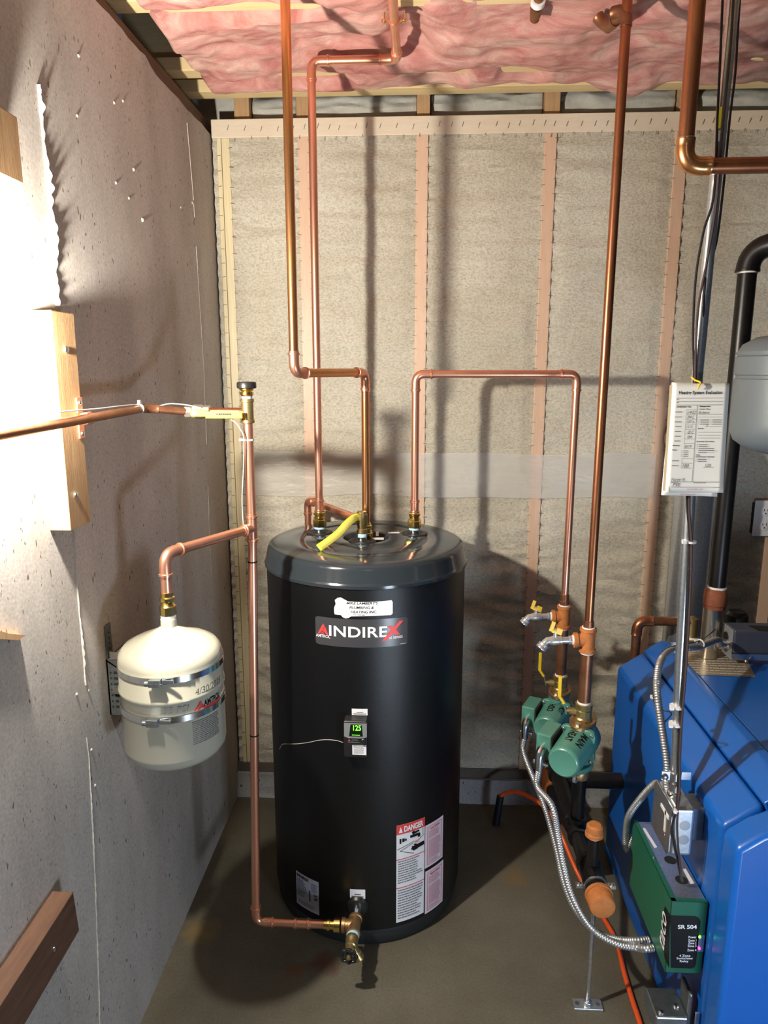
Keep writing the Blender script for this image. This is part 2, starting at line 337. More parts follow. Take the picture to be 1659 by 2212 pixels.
# ---- text: a font curve turned into a mesh and laid on any surface f(u, v) -> point, u and v in 0..1
def text_verts(s, bold=0.0, shear=0.0, space=1.0):
    c = bpy.data.curves.new('txt', 'FONT'); c.body = s; c.size = 1.0; c.offset = bold; c.shear = shear; c.space_character = space; c.resolution_u = 3
    c.fill_mode = 'FRONT' if hasattr(c, 'fill_mode') else c.fill_mode
    o = bpy.data.objects.new('txt', c); COL.objects.link(o)
    dg = bpy.context.evaluated_depsgraph_get(); dg.update()
    me = bpy.data.meshes.new_from_object(o.evaluated_get(dg))
    vs = [(v.co.x, v.co.y) for v in me.vertices]; fs = [tuple(p.vertices) for p in me.polygons]
    bpy.data.objects.remove(o); bpy.data.curves.remove(c); bpy.data.meshes.remove(me)
    return vs, fs
def put_text(s, f, material, parent, name='lettering', bold=0.0, shear=0.0, space=1.0):
    vs, fs = text_verts(s, bold, shear, space)
    x0 = min(v[0] for v in vs); x1 = max(v[0] for v in vs); y0 = min(v[1] for v in vs); y1 = max(v[1] for v in vs)
    mb = MB(); mb.add([f((x-x0)/(x1-x0), (y-y0)/(y1-y0)) for x, y in vs], fs)
    return build(name, mb, material, parent, smooth=False)
def sub(f, u0, v0, u1, v1):
    return lambda u, v: f(u0 + (u1-u0)*u, v0 + (v1-v0)*v)
def strips(f, rows, material, parent, name='print', n=6):
    mb = MB()
    for (u0, u1, v0, v1) in rows: mb.grid(n, 2, sub(f, u0, v0, u1, v1))
    o = build(name, mb, material, parent, smooth=False)
    if len(rows) > 1: o['kind'] = 'stuff'
    return o
def para(u0, u1, vtop, vbot, n, th=.5, ragged=.25):
    rows = []; st = (vtop - vbot)/n
    for i in range(n):
        v = vtop - (i+1)*st; u = u0
        e = u1 - (random.random()*ragged*(u1-u0))
        while u < e - .01:
            wd = (u1-u0)*random.uniform(.04, .15); rows.append((u, min(u+wd, e), v + st*(1-th)/2, v + st*(1+th)/2)); u += wd + (u1-u0)*.014
    return rows

# ---- piping
def pipe(parent, a, b, r, m, n=20, name='pipe'):
    return build(name, MB().tube([a, b], r, n), m, parent)
def elbow_mesh(mb, c, a, b, r, style, leg=None, n=20):
    a = Vector(a).normalized(); b = Vector(b).normalized(); c = Vector(c)
    bend = r*2.3; leg = leg or r*4.6 if style == 'press' else (leg or r*3.3)
    R = r*(1.13 if style == 'press' else 1.16)
    pts = []; rs = []
    def end(d, rev):
        if style == 'press':
            pr = [(leg, R), (leg - r*.35, R), (leg - r*.4, R*1.17), (leg - r*.75, R*1.17), (leg - r*.85, R*.99), (bend, R*.99)]
        else:
            pr = [(leg, R*1.03), (leg - r*.25, R*1.03), (leg - r*.3, R), (bend, R)]
        return pr if not rev else pr[::-1]
    for h, q in end(a, False): pts.append(c + a*h); rs.append(q)
    for i in range(1, 8):
        t = i/8; p = (c + a*bend)*(1-t)**2 + c*2*t*(1-t) + (c + b*bend)*t*t; pts.append(p); rs.append(R*.98)
    for h, q in end(b, True): pts.append(c + b*h); rs.append(q)
    mb.tube(pts, rs, n)
    return leg
def coupling(parent, p, d, r, m, L=.05, style='press', name='coupling'):
    d = Vector(d).normalized(); p = Vector(p); R = r*1.13; h = L/2
    pr = [(-h, R), (-h+.004, R), (-h+.005, R*1.18), (-h+.010, R*1.18), (-h+.011, R), (h-.011, R), (h-.010, R*1.18), (h-.005, R*1.18), (h-.004, R), (h, R)] if style == 'press' else [(-h, R), (h, R)]
    return build(name, MB().lathe(p, d, pr, 24), m, parent)
def run(parent, pts, r, m, style='press', me=None):
    pts = [Vector(p) for p in pts]; me = me or m; legs = []
    for i in range(1, len(pts)-1):
        mb = MB(); a = pts[i-1]-pts[i]; b = pts[i+1]-pts[i]
        legs.append(elbow_mesh(mb, pts[i], a, b, r, style)); build('elbow', mb, me, parent)
        if style == 'solder':
            for d in (a, b):
                d = d.normalized(); q = pts[i] + d*legs[-1]; build('solder_ring', MB().torus(q, d, r*1.08, r*.10, 24, 6), 'solder', parent)
    for i in range(len(pts)-1):
        a, b = pts[i], pts[i+1]; d = (b-a).normalized()
        s = a + d*(legs[i-1]*.6 if i > 0 else 0); e = b - d*(legs[i]*.6 if i < len(pts)-2 else 0)
        pipe(parent, s, e, r, m)
def flex(pts, r, pitch=.0060, n=14):
    c = resample(catmull(pts, 14), pitch/4); mb = MB()
    mb.tube(c, [(r*.80, r*.97, r, r*.97)[i % 4] for i in range(len(c))], n); return mb
def bolt_mesh(mb, c, ax, r, h):
    mb.lathe(c, ax, [(0, r), (h, r), (h, r*.6)], 6)
def screw(parent, c, ax, r=.006, m='steel_bright', name='screw'):
    return build(name, MB().lathe(c, ax, [(-.002, r*.7), (0, r), (r*.35, r*.95), (r*.6, r*.55), (r*.62, .0002)], 14), m, parent)

# ================================================================== SETTING
XL = -0.68; YB = 2.44
struct(build('floor', MB().box((-.95, -1.6, -.12), (2.2, 2.75, 0)), 'floor_concrete', smooth=False))
# ---- left concrete wall with its ragged top edge
top = [(-1.6, 2.365)]; y = -1.5
while y < 2.5:
    top.append((y, (2.350 if y < 1.90 else 2.338) + random.uniform(-.004, .004))); y += .035
top.append((2.62, 2.335))
wl = MB().prism([(XL, yy, zz) for yy, zz in [(-1.6, 0)] + top + [(2.62, 0)]], (-.2, 0, 0))
wall_left = struct(build('wall_left', wl, 'wall_concrete', smooth=False))
def fin(pxs, amp, wdt, seed, jag):
    ps = [P(a, b, x=XL) for a, b in pxs]; ps.sort(key=lambda p: p.z); mb = MB(); rows = []
    z = ps[0].z
    while z < ps[-1].z:
        for a, b in zip(ps, ps[1:]):
            if a.z <= z <= b.z: yy = a.y + (b.y-a.y)*(z-a.z)/max(b.z-a.z, 1e-6); break
        h = amp*(0.35 + jag*abs(noise.noise((seed, z*9, 0))) + jag*.8*abs(noise.noise((seed+3, z*45, 0))))
        rows.append((yy + .0015*noise.noise((seed+7, z*30, 0)), z, h)); z += .004
    vs = []; fs = []
    for yy, z, h in rows: vs += [(XL - .004, yy - wdt, z), (XL + h, yy - wdt*.2, z), (XL + h*.9, yy + wdt*.25, z), (XL - .004, yy + wdt, z)]
    for i in range(len(rows)-1):
        for j in range(3): fs.append((i*4+j, i*4+j+1, i*4+5+j, i*4+4+j))
    mb.add(vs, fs); return build('form_fin', mb, 'fin_concrete', wall_left, smooth=False)
fin([(80, 178), (88, 260), (95, 330), (112, 480), (121, 660)], .009, .0030, 1, 1.6)
fin([(136, 830), (163, 1245), (178, 1400), (184, 1480)], .0045, .0024, 5, 1.2)
fin([(186, 1590), (192, 1640), (205, 1900), (212, 2100), (215, 2212)], .004, .0028, 9, .8)
fin([(403, 262), (409, 330), (415, 400), (420, 470)], .003, .0016, 12, .5)
fin([(423, 530), (425, 560), (440, 800), (446, 960)], .0025, .0014, 15, .5)
fin([(449, 1050), (452, 1150), (456, 1240)], .002, .0014, 18, .6)
mb = MB()
for a, b, s in ((288, 366, .005), (307, 475, .006), (250, 395, .004), (265, 218, .004), (246, 222, .004), (166, 250, .004), (278, 428, .004), (169, 120, .004), (390, 448, .004), (415, 438, .005), (165, 1500, .004), (190, 1492, .004), (205, 1697, .004), (197, 1620, .004)):
    p = P(a, b, x=XL); mb.lathe(p + Vector((-.001, 0, 0)), (1, .1, 0), [(0, s), (s*.5, s*.85), (s*.9, s*.5), (s, .0003)], 9)
build('concrete_nub', mb, 'wall_concrete', wall_left)['kind'] = 'stuff'

# ---- back wall: framing, batts, plates and curb
wall_back = struct(build('wall_back', MB().box((-.9, 2.56, 0), (2.2, 2.62, 2.75)), 'rim_grey', smooth=False))
build('concrete_curb', MB().grid(60, 12, lambda u, v: Vector((-.68 + 2.88*u, YB - .012 + .006*noise.noise((u*30, v*3, 2)) - (.02*(1-v)**2), .0 + .088*v + .004*noise.noise((u*20, v, 5))))), 'curb_concrete', wall_back)
build('curb_top', MB().box((-.68, YB - .012, .084), (2.2, 2.56, .088)), 'curb_concrete', wall_back, smooth=False)
mat('plate_dark', (0.085, 0.070, 0.058), 0.7, 0.0, 0.5, 12, col2=(0.15, 0.125, 0.10))
build('bottom_plate', MB().box((-.68, YB, .088), (2.2, 2.55, .128)), 'plate_dark', wall_back, smooth=False, bevel=.002)
build('top_plate', MB().box((-.675, YB - .003, 2.325), (2.2, 2.55, 2.380)), 'plate_wood', wall_back, smooth=False, bevel=.002)
SX = [-.379, 0.0, .403, .808, 1.212, 1.617]
def stud(x, w_=.038, m='stud_wood', y=YB):
    return build('stud', MB().box((x - w_/2, y, .128), (x + w_/2, 2.55, 2.325)), m, wall_back, smooth=False, bevel=.0015)
for i, x in enumerate(SX): stud(x)
stud(-.653, .014, 'stud_yellow'); stud(-.632, .026, 'stud_yellow', YB + .002)
edges = [-.626] + SX
def batt(x0, x1, seed):
    nu, nv = 46, 210
    def f(u, v):
        x = x0 + (x1-x0)*u; z = .118 + 2.212*v
        e = min(u, 1-u)*(x1-x0); ez = min(v, 1-v)*2.2
        edge = min(1.0, e/.04)*min(1.0, ez/.05)
        bul = .010*edge - .0
        wr = .0095*noise.noise((x*4 + seed, z*26, seed)) + .004*noise.noise((x*9, z*80, seed+4)) + .006*noise.noise((x*6, z*5, seed+9))
        sag = .014*math.exp(-((z-.55)/.45)**2)*noise.noise((x*4, z*26 + x*9, seed+2))
        rip = .004*math.exp(-(e/.03)**2)*math.sin(z*2*PI/.043 + seed)
        return Vector((x, YB + .006 - bul*.5 + (wr + sag)*max(.25, edge) + rip, z))
    return build('insulation_batt', MB().grid(nu, nv, f), 'batt', wall_back)
for i, (a, b) in enumerate(zip(edges, edges[1:])): batt(a + .007 if i == 0 else a + .019, b - .019, i*13.7)
batt(-.675, -.652, 77)
# clear film overlap running across the batts, and the staples along every stud
def film(x0, x1, z0, z1, seed):
    return build('film_overlap', MB().grid(80, 16, lambda u, v: Vector((x0 + (x1-x0)*u, YB - .008 + .003*noise.noise((u*14, v*3, seed)), z0 + (z1-z0)*v + .012*noise.noise((u*5, v*.5, seed+1))*(1 if v in (0, 1) else 1)))), 'film', wall_back)
film(-.60, .80, 1.165, 1.315, 3)
mb = MB()
for x in SX[:4] + [-.635]:
    for s in (-1, 1):
        z = .2
        while z < 2.32:
            t = random.uniform(-.4, .4); c = Vector((x + s*.019, YB - .0012, z))
            mb.obox(c, (.0062, 0, .0062*t*.5), (0, .0006, 0), (-.0003*t, 0, .0007)); z += random.uniform(.035, .062)
x = -.62
while x < 1.1:
    mb.obox((x, YB - .0045, 2.352 + random.uniform(-.004, .004)), (.0025, 0, .0075), (0, .0006, 0), (.0007, 0, -.0002))
    mb.obox((x + .02, YB - .0045, 2.320 + random.uniform(-.004, .004)), (.0008, 0, .0055), (0, .0006, 0), (.0007, 0, 0)); x += random.uniform(.03, .055)
build('staples', mb, 'ink_grey', wall_back)['kind'] = 'stuff'

# ---- ceiling: subfloor, joists, blocking, rim batts and the pink fibreglass between them
ceiling = struct(build('ceiling', MB().box((-.9, -1.6, 2.72), (2.2, 2.62, 2.76)), 'subfloor', smooth=False))
for yj in (2.392, 2.232, 1.842, 1.44, 1.03):
    build('joist', MB().box((-.86, yj - .029, 2.434), (2.2, yj + .029, 2.470)).box((-.86, yj - .006, 2.470), (2.2, yj + .006, 2.72)), 'pine_y', ceiling, smooth=False, bevel=.002)
build('sill_plate', MB().box((-.86, -1.6, 2.352), (-.70, 2.60, 2.392)), 'pine_dark', ceiling, smooth=False)
for xb, w_ in ((-.583, .050), (-.385, .042), (.003, .042), (.41, .048), (.83, .05)):
    build('blocking', MB().box((xb - w_/2, 2.475, 2.380), (xb + w_/2, 2.56, 2.50)), 'pine', ceiling, smooth=False, bevel=.002)
def rim(x0, x1, seed):
    def f(u, v):
        x = x0 + (x1-x0)*u; b = math.sin(PI*min(max(v, .0), 1))**.6
        return Vector((x, 2.535 - .045*b*(.6+.4*math.sin(PI*u)**.5) + .008*noise.noise((x*14, v*6, seed)), 2.381 + .10*v + .01*noise.noise((x*9, v, seed+3))))
    return build('rim_batt', MB().grid(50, 18, f), 'rim_grey', ceiling)
for i, (a, b) in enumerate(((-.555, -.41), (-.36, -.02), (.028, .383), (.438, .80), (.86, 1.3))): rim(a, b, i*5.1)
def ctrl_cover(x, y):                                        # how far the wool hangs over the joists: less where bare joist shows
    bare = 0
    for (x0, x1, yj) in ((-.55, -.48, 2.232), (-.40, -.22, 2.232), (.02, .12, 2.232), (.24, .34, 2.232), (-.50, -.12, 2.392), (.12, .3, 2.392), (-.62, -.25, 1.842), (.90, 1.6, 2.36)):
        if x0 - .03 < x < x1 + .03:
            d = abs(y - yj); e = min((x - x0 + .03)/.06, (x1 + .03 - x)/.06, 1.0)
            bare = max(bare, e*max(0, 1 - (d/.050)**2))
    return bare
def wool(u, v):
    x = -.672 + 2.42*u; y = 1.45 + .99*v
    n1 = noise.fractal((x*3.6, y*6.0, 1.3), 1.0, 2.0, 3); n2 = noise.turbulence((x*7, y*11, 4.1), 3, False); n3 = noise.noise((x*24, y*60, 8.8))
    z = 2.408 - .020*n1 - .012*(n2 - .35) + .0016*n3
    for yj in (2.232, 1.842):                                # batts sag between joists
        z += .010*math.exp(-((y-yj)/.05)**2)
    z += .045*ctrl_cover(x, y) + (.06*max(0, (y - 2.30)/.12) if y > 2.30 else 0)
    z -= .055*math.exp(-((x-.60)/.09)**2 - ((y-2.35)/.06)**2)   # a clump hanging by the plate
    z += .034*math.exp(-((y-2.06)/.05)**2)*max(0, min(1, (x+.38)/.06, (.06-x)/.06))
    z += .034*math.exp(-((x+.035)/.05)**2)*max(0, min(1, (2.12-y)/.06))
    if x < -.63: z += 1.5*(-.63 - x)
    return Vector((x + .012*noise.noise((x*12, y*12, 3)), y + .010*noise.noise((x*15, y*15, 6)), z))
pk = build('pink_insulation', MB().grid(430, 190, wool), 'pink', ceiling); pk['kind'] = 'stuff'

# ================================================================== WATER HEATER
TX, TY, TR = -.152, 2.003, .287
tank = thing('water_heater', 'tall black cylindrical indirect water heater with charcoal domed lid standing on the floor', 'water heater', (TX, TY, 0))
build('body', MB().lathe((TX, TY, 0), (0, 0, 1), [(.055, TR), (.06, TR), (.5, TR), (1.0, TR), (1.07, TR)], 96), 'tank_black', tank)
build('base_ring', MB().lathe((TX, TY, 0), (0, 0, 1), [(.0, TR - .012), (.012, TR - .006), (.050, TR - .006), (.062, TR - .012), (.075, TR - .02)], 96), 'base_black', tank)
lid_prof = [(1.052, TR + .002), (1.054, TR + .0055), (1.062, TR + .0060), (1.066, TR + .0035), (1.068, TR + .0025), (1.100, TR - .0035), (1.107, TR - .0060), (1.1115, TR - .0105), (1.1145, TR - .017), (1.1165, TR - .030), (1.1185, TR - .07),
            (1.1195, .184), (1.1175, .180), (1.1175, .176), (1.1200, .172), (1.1205, .075), (1.1195, .066), (1.095, .058), (1.092, .001)]
build('lid', MB().lathe((TX, TY, 0), (0, 0, 1), lid_prof, 128), 'lid_grey', tank)
FIT = {'B': (-.295, 2.060), 'D': (-.012, 2.060), 'T': (-.160, 1.957), 'C': (TX, TY)}
for k in ('B', 'D', 'T'):
    x, y = FIT[k]
    build('rubber_grommet', MB().lathe((x, y, 1.119), (0, 0, 1), [(0, .040), (.003, .038), (.0045, .030), (.002, .022), (.004, .018)], 32), 'rubber_black', tank)
for (a, b_, c, d) in ((804, 1161, 829, 1166), (838, 1149, 863, 1152), (812, 1148, 818, 1158)):
    mb = MB(); mb.add([P(px_, r_, z=1.1212) for px_, r_ in ((a, d), (c, d), (c, b_), (a, b_))], [(0, 1, 2, 3)])
    build('lid_decal', mb, 'sticker_white', tank, smooth=False)
build('foam_well', MB().lathe((TX, TY, 1.093), (0, 0, 1), [(0, .056), (.002, .056)], 32), 'rubber_black', tank)
def tf(phi0, phi1, z0, z1, off=.0006):                       # surface patch on the jacket; u runs left to right, v bottom to top
    return lambda u, v: Vector((TX + (TR + off)*math.sin(phi0 + (phi1-phi0)*u), TY - (TR + off)*math.cos(phi0 + (phi1-phi0)*u), z0 + (z1-z0)*v))
def tpatch(px0, row0, px1, row1, off=.0006):
    pm = (px0 + px1)/2; rm = (row0 + row1)/2
    return tf(cyl_hit(px0, rm, TX, TY, TR)[0], cyl_hit(px1, rm, TX, TY, TR)[0], cyl_hit(pm, row1, TX, TY, TR)[1], cyl_hit(pm, row0, TX, TY, TR)[1], off)
def patch(name, f, m, parent, n=18):
    return build(name, MB().grid(n, 4, f), m, parent)
def rounded(f, r=.06, asp=1.0, n=24):                         # rounded sticker outline sampled into u columns
    mb = MB(); cols = []
    for i in range(n+1):
        u = i/n; d = min(u, 1-u); c = 0.0
        if d < r: c = r*asp*(1 - math.sqrt(max(0, 1 - (1 - d/r)**2)))
        cols.append((u, c, 1-c))
    vs = []; fs = []
    for u, a, b in cols: vs += [f(u, a), f(u, b)]
    for i in range(n): fs.append((2*i, 2*i+2, 2*i+3, 2*i+1))
    return mb.add(vs, fs)
# --- maker's sticker
f0 = tpatch(682, 1338, 880, 1399)
st = build('brand_sticker', rounded(f0, .02, 3.0, 40), 'sticker_dark', tank); st['label'] = 'dark grey sticker with white lettering and a red X'
f1 = tpatch(682, 1338, 880, 1399, .0011); f2 = tpatch(682, 1338, 880, 1399, .0015)
put_text('INDIRE', sub(f1, .160, .36, .776, .735), 'ink_white', st, bold=.018, space=1.04)
def quad(f, pts, m, parent, name='emblem'):
    mb = MB(); mb.add([f(u, v) for u, v in pts], [tuple(range(len(pts)))]); return build(name, mb, m, parent, smooth=False)
mbx = MB()
def bil(f, q): return lambda u, v: f(*(((q[0][k]*(1-u) + q[1][k]*u)*(1-v) + (q[3][k]*(1-u) + q[2][k]*u)*v) for k in (0, 1)))
for q in ([(.718, .235), (.768, .235), (.952, .885), (.906, .885)], [(.862, .40), (.915, .40), (.832, .725), (.778, .725)]): mbx.grid(6, 14, bil(f2, q))
build('letter_x', mbx, 'ink_red', st, smooth=False)
mbx = MB()
for q in ([(.028, .40), (.054, .40), (.112, .66), (.094, .77)], [(.060, .40), (.085, .52), (.112, .615), (.086, .50)], [(.086, .50), (.150, .39), (.118, .66), (.112, .62)], [(.066, .40), (.100, .40), (.100, .45), (.080, .45)], [(.118, .40), (.150, .39), (.140, .46), (.118, .46)]): mbx.grid(5, 5, bil(f1, q))
build('emblem', mbx, 'ink_red', st, smooth=False)
put_text('AMTROL', sub(f1, .006, .265, .172, .375), 'ink_white', st, bold=.006, space=1.0)
put_text('SS SERIES', sub(f1, .792, .27, .945, .355), 'ink_white', st, bold=.015)
strips(f1, [(.92, .985, .045, .07)], 'sticker_grey', st)
# --- installer's sticker (outline with a bump where the figure stood)
g0 = tpatch(722, 1296, 848, 1331, .0012); g1 = tpatch(722, 1296, 848, 1331, .0018)
out = [(.0, .18), (.01, .05), (.06, .03), (.12, .02), (.15, -.10), (.20, -.16), (.25, -.12), (.29, -.02), (.40, .0), (.70, .02), (.97, .0), (1.0, .10), (1.0, .80), (.98, .93), (.80, .90), (.60, .88), (.40, .88), (.24, .90), (.17, .98), (.12, 1.12), (.07, 1.09), (.015, .94), (.03, .70), (.0, .45)]
mb = MB(); cen = (.5, .45); vs = [g0(*cen)] + [g0(*p) for p in out]
# fan in radial rings so that the sticker follows the curved jacket
rings = 6; pts = []; fs = []; n = len(out)
for k in range(1, rings+1):
    for (u, v) in out: pts.append(g0(cen[0] + (u-cen[0])*k/rings, cen[1] + (v-cen[1])*k/rings))
vs = [g0(*cen)] + pts
for j in range(n): fs.append((0, 1 + j, 1 + (j+1) % n))
for k in range(rings-1):
    for j in range(n): fs.append((1 + k*n + j, 1 + (k+1)*n + j, 1 + (k+1)*n + (j+1) % n, 1 + k*n + (j+1) % n))
mb.add(vs, fs); st2 = build('installer_sticker', mb, 'sticker_white', tank); st2['label'] = 'white die-cut sticker with slanted black lettering'
for s, (u0, v0, u1, v1) in (("MIKE LAMBERT'S", (.215, .725, .745, .885)), ('PLUMBING &', (.265, .455, .675, .615)), ('HEATING INC.', (.285, .185, .725, .345))):
    put_text(s, sub(g1, u0, v0, u1, v1), 'ink_black', st2, bold=.004, shear=.25)
strips(g1, [(.33, .38, .065, .10), (.395, .46, .065, .10), (.47, .52, .065, .10)], 'ink_grey', st2)
# --- danger label: left column and two red-framed boxes
d0 = tpatch(856, 1776, 916, 1984); d1 = tpatch(856, 1776, 916, 1984, .0012); d2 = tpatch(856, 1776, 916, 1984, .0016)
dl = build('danger_label', MB().grid(14, 3, d0), 'sticker_white', tank)
patch('header', sub(d1, 0, .905, 1, 1), 'ink_red', dl, 12)
put_text('DANGER', sub(d2, .25, .92, .93, .98), 'ink_white', dl, bold=.04)
quad(d2, [(.07, .92), (.20, .92), (.135, .98)], 'ink_white', dl, 'warning_triangle')
mb = MB()
def stroke(mb, f, a, b, t):
    ax, ay = b[0]-a[0], b[1]-a[1]; l = math.hypot(ax, ay*3.5) or 1; nx, ny = -ay*3.5/l*t, ax/l*t/3.5
    mb.grid(8, 2, bil(f, [(a[0]-nx, a[1]-ny), (b[0]-nx, b[1]-ny), (b[0]+nx, b[1]+ny), (a[0]+nx, a[1]+ny)]))
for a, b, t in (((.10, .835), (.16, .835), .085), ((.19, .84), (.27, .84), .06), ((.28, .838), (.34, .838), .035), ((.46, .855), (.80, .855), .045), ((.78, .86), (.78, .825), .045), ((.56, .90), (.60, .87), .05), ((.66, .895), (.68, .875), .05), ((.76, .895), (.74, .88), .04),
                ((.02, .755), (.60, .80), .008), ((.12, .735), (.58, .785), .008), ((.12, .735), (.60, .675), .008), ((.78, .80), (.98, .83), .008), ((.93, .83), (.93, .90), .008),
                ((.70, .735), (.98, .745), .07), ((.52, .745), (.72, .74), .03), ((.50, .725), (.72, .73), .03), ((.56, .71), (.74, .72), .03), ((.60, .765), (.74, .745), .03)):
    stroke(mb, d1, a, b, t)
build('pictogram', mb, 'ink_black', dl, smooth=False)
put_text('HOT', sub(d2, .62, .775, .80, .80), 'ink_red', dl, bold=.03)
strips(d1, [(.0, 1, .648, .655), (.0, 1, .355, .362)], 'ink_red', dl, n=10)
strips(d1, para(.05, .95, .64, .40, 10, .40, .35) + para(.05, .95, .345, .03, 12, .40, .35), 'ink_grey', dl, n=2)
for (r0, r1, title) in ((1774, 1865, 'CAUTION'), (1872, 1962, 'PRECAUTIONS')):
    e0 = tpatch(918, r0, 956, r1); e1 = tpatch(918, r0, 956, r1, .0012); e2 = tpatch(918, r0, 956, r1, .0016)
    bx = build('caution_label', MB().grid(12, 3, e0), 'pale_pink', tank)
    strips(e1, [(.10, .90, .93, .945), (.10, .90, .055, .07), (.10, .135, .055, .945), (.865, .90, .055, .945)], 'ink_pink', bx, n=6)
    put_text(title, sub(e2, .24, .86, .76, .905), 'ink_red', bx, bold=.03)
    strips(e1, para(.18, .84, .84, .66, 6, .45, .3) + para(.18, .84, .63, .18, 16, .5, .12) + para(.18, .84, .16, .09, 3, .45, .3), 'ink_pink', bx, n=2)
# --- rating plate and the small white labels
r0 = tpatch(641, 1895, 689, 1965); r1 = tpatch(641, 1895, 689, 1965, .0012)
rp = build('rating_plate', MB().grid(12, 3, r0), 'sticker_grey', tank)
put_text('INDIREX', sub(r1, .06, .86, .60, .95), 'ink_black', rp, bold=.03)
strips(r1, para(.06, .52, .82, .30, 10, .4, .4) + para(.70, .96, .88, .62, 6, .35, .3) + para(.08, .95, .20, .06, 4, .3, .2) + [(.60, .66, .30, .62), (.80, .94, .52, .56), (.82, .93, .40, .48)], 'ink_blue', rp, n=2)
for (a, b, c, d) in ((760, 1531, 794, 1545), (756, 1921, 789, 1941)):
    q0 = tpatch(a, b, c, d); q1 = tpatch(a, b, c, d, .0012); lb = build('port_label', MB().grid(8, 3, q0), 'sticker_white', tank)
    strips(q1, para(.30, .72, .55, .38, 1, .7, 0) + para(.12, .90, .32, .14, 1, .7, 0), 'ink_grey', lb, n=2)
# --- electronic thermostat on the jacket
ph, zc = cyl_hit(771, 1585, TX, TY, TR)
ndir = Vector((math.sin(ph), -math.cos(ph), 0)); tdir = Vector((math.cos(ph), math.sin(ph), 0)); UP = Vector((0, 0, 1))
cc = Vector((TX, TY, 0)) + ndir*(TR - .004) + UP*zc
hw, hh, dp = .0315, .052, .036
th = build('thermostat', MB().obox(cc + ndir*dp*.5, tdir*hw, ndir*dp*.5, UP*hh), 'plastic_black', tank, smooth=False, bevel=.005, bseg=3)
th['label'] = 'black thermostat box with a lit green digital readout'
fp = lambda u, v, o=.0: cc + ndir*(dp + o) + tdir*(2*u-1)*hw + UP*(2*v-1)*hh
mb = MB().prism([fp(.03, .60, .0005), fp(.20, .555, .0005), fp(.80, .555, .0005), fp(.97, .60, .0005), fp(.97, .955, .0005), fp(.03, .955, .0005)], ndir*.002); build('face_panel', mb, 'control_side', th, smooth=False)
mb = MB().prism([fp(.24, .62, .0027), fp(.80, .62, .0027), fp(.75, .93, .0027), fp(.30, .93, .0027)], ndir*.001); build('display', mb, 'screen_dark', th, smooth=False)
put_text('125', lambda u, v: fp(.41 + .32*u, .775 + .145*v, .0040), 'led_green', th, 'digits', bold=.01)
strips(lambda u, v: fp(u, v, .0040), [(.36, .68, .645, .66)], 'led_green', th)
put_text('AMTROL', lambda u, v: fp(.33 + .29*u, .485 + .03*v, .0012), 'ink_grey', th, bold=.02)
quad(lambda u, v: fp(u, v, .0012), [(.18, .475), (.29, .475), (.235, .525)], 'ink_red', th)
strips(lambda u, v: fp(u, v, .0012), [(.17, .66, .440, .448)], 'sticker_grey', th)
build('knob', MB().lathe(fp(.83, .50, 0), ndir, [(0, .0075), (.008, .0070), (.009, .0060), (.009, .0003)], 24), 'plastic_black', th)
mb = MB(); mb.add([fp(.36, .10, .0008), fp(.94, .10, .0008), fp(.94, .37, .0008), fp(.36, .36, .0008)], [(0, 1, 2, 3)]); wl_ = build('warning_label', mb, 'sticker_white', th, smooth=False)
mb = MB(); mb.add([fp(.41, .325, .0012), fp(.88, .33, .0012), fp(.88, .36, .0012), fp(.41, .355, .0012)], [(0, 1, 2, 3)]); wl_ = build('warning_bar', mb, 'ink_black', th, smooth=False)
put_text('WARNING!', lambda u, v: fp(.43 + .43*u, .330 + .022*v, .0016), 'ink_white', th, bold=.02)
strips(lambda u, v: fp(u, v, .0012), para(.42, .88, .315, .125, 7, .35, .2), 'ink_grey', th, n=2)
# sensor wire across the jacket
wp = []
for (a, b) in ((604, 1618), (607, 1611), (614, 1607), (640, 1607), (665, 1604), (690, 1599), (710, 1598), (728, 1600), (741, 1604)):
    q, z = cyl_hit(a, b, TX, TY, TR + .002); wp.append(Vector((TX + (TR+.002)*math.sin(q), TY - (TR+.002)*math.cos(q), z)))
build('sensor_wire', MB().tube(catmull(wp, 8), .0009, 8), 'cable_grey', tank)

# ---- press fittings on top of the heater
def tank_fitting(k, top, lab):
    x, y = FIT[k]; t = thing('tank_fitting', lab, 'pipe fitting', (x, y, 1.12), 'brass press adapters on the heater lid'); b = Vector((x, y, 0)); z0 = 1.119 if k != 'C' else 1.094
    build('nipple', MB().lathe(b, (0, 0, 1), [(z0, .0150), (z0 + .018, .0150)], 24), 'steel_bright', t)
    build('thread_tape', MB().lathe(b, (0, 0, 1), [(z0 + .013, .0163), (z0 + .020, .0168), (z0 + .022, .016)], 24), 'tape_blue', t)
    z1 = z0 + .020
    build('hex_body', MB().lathe(b, (0, 0, 1), [(z1, .0195), (z1 + .002, .0205), (z1 + .020, .0205), (z1 + .022, .0180), (z1 + .028, .0178)], 8), 'brass', t)
    build('press_socket', MB().lathe(b, (0, 0, 1), [(z1 + .022, .0150), (z1 + .034, .0150), (z1 + .036, .0178), (z1 + .042, .0178), (z1 + .044, .0150), (top, .0128)], 24), 'brass', t)
    return z1 + .044
RC = .0111
zB = tank_fitting('B', 1.190, 'brass adapter with blue tape under the copper riser beside the hooked discharge pipe')
zD = tank_fitting('D', 1.190, 'brass adapter with blue tape in the lid grommet farthest from the yellow tag')
zC = tank_fitting('C', 1.165, 'brass adapter sunk in the round well of the heater lid behind the relief valve')

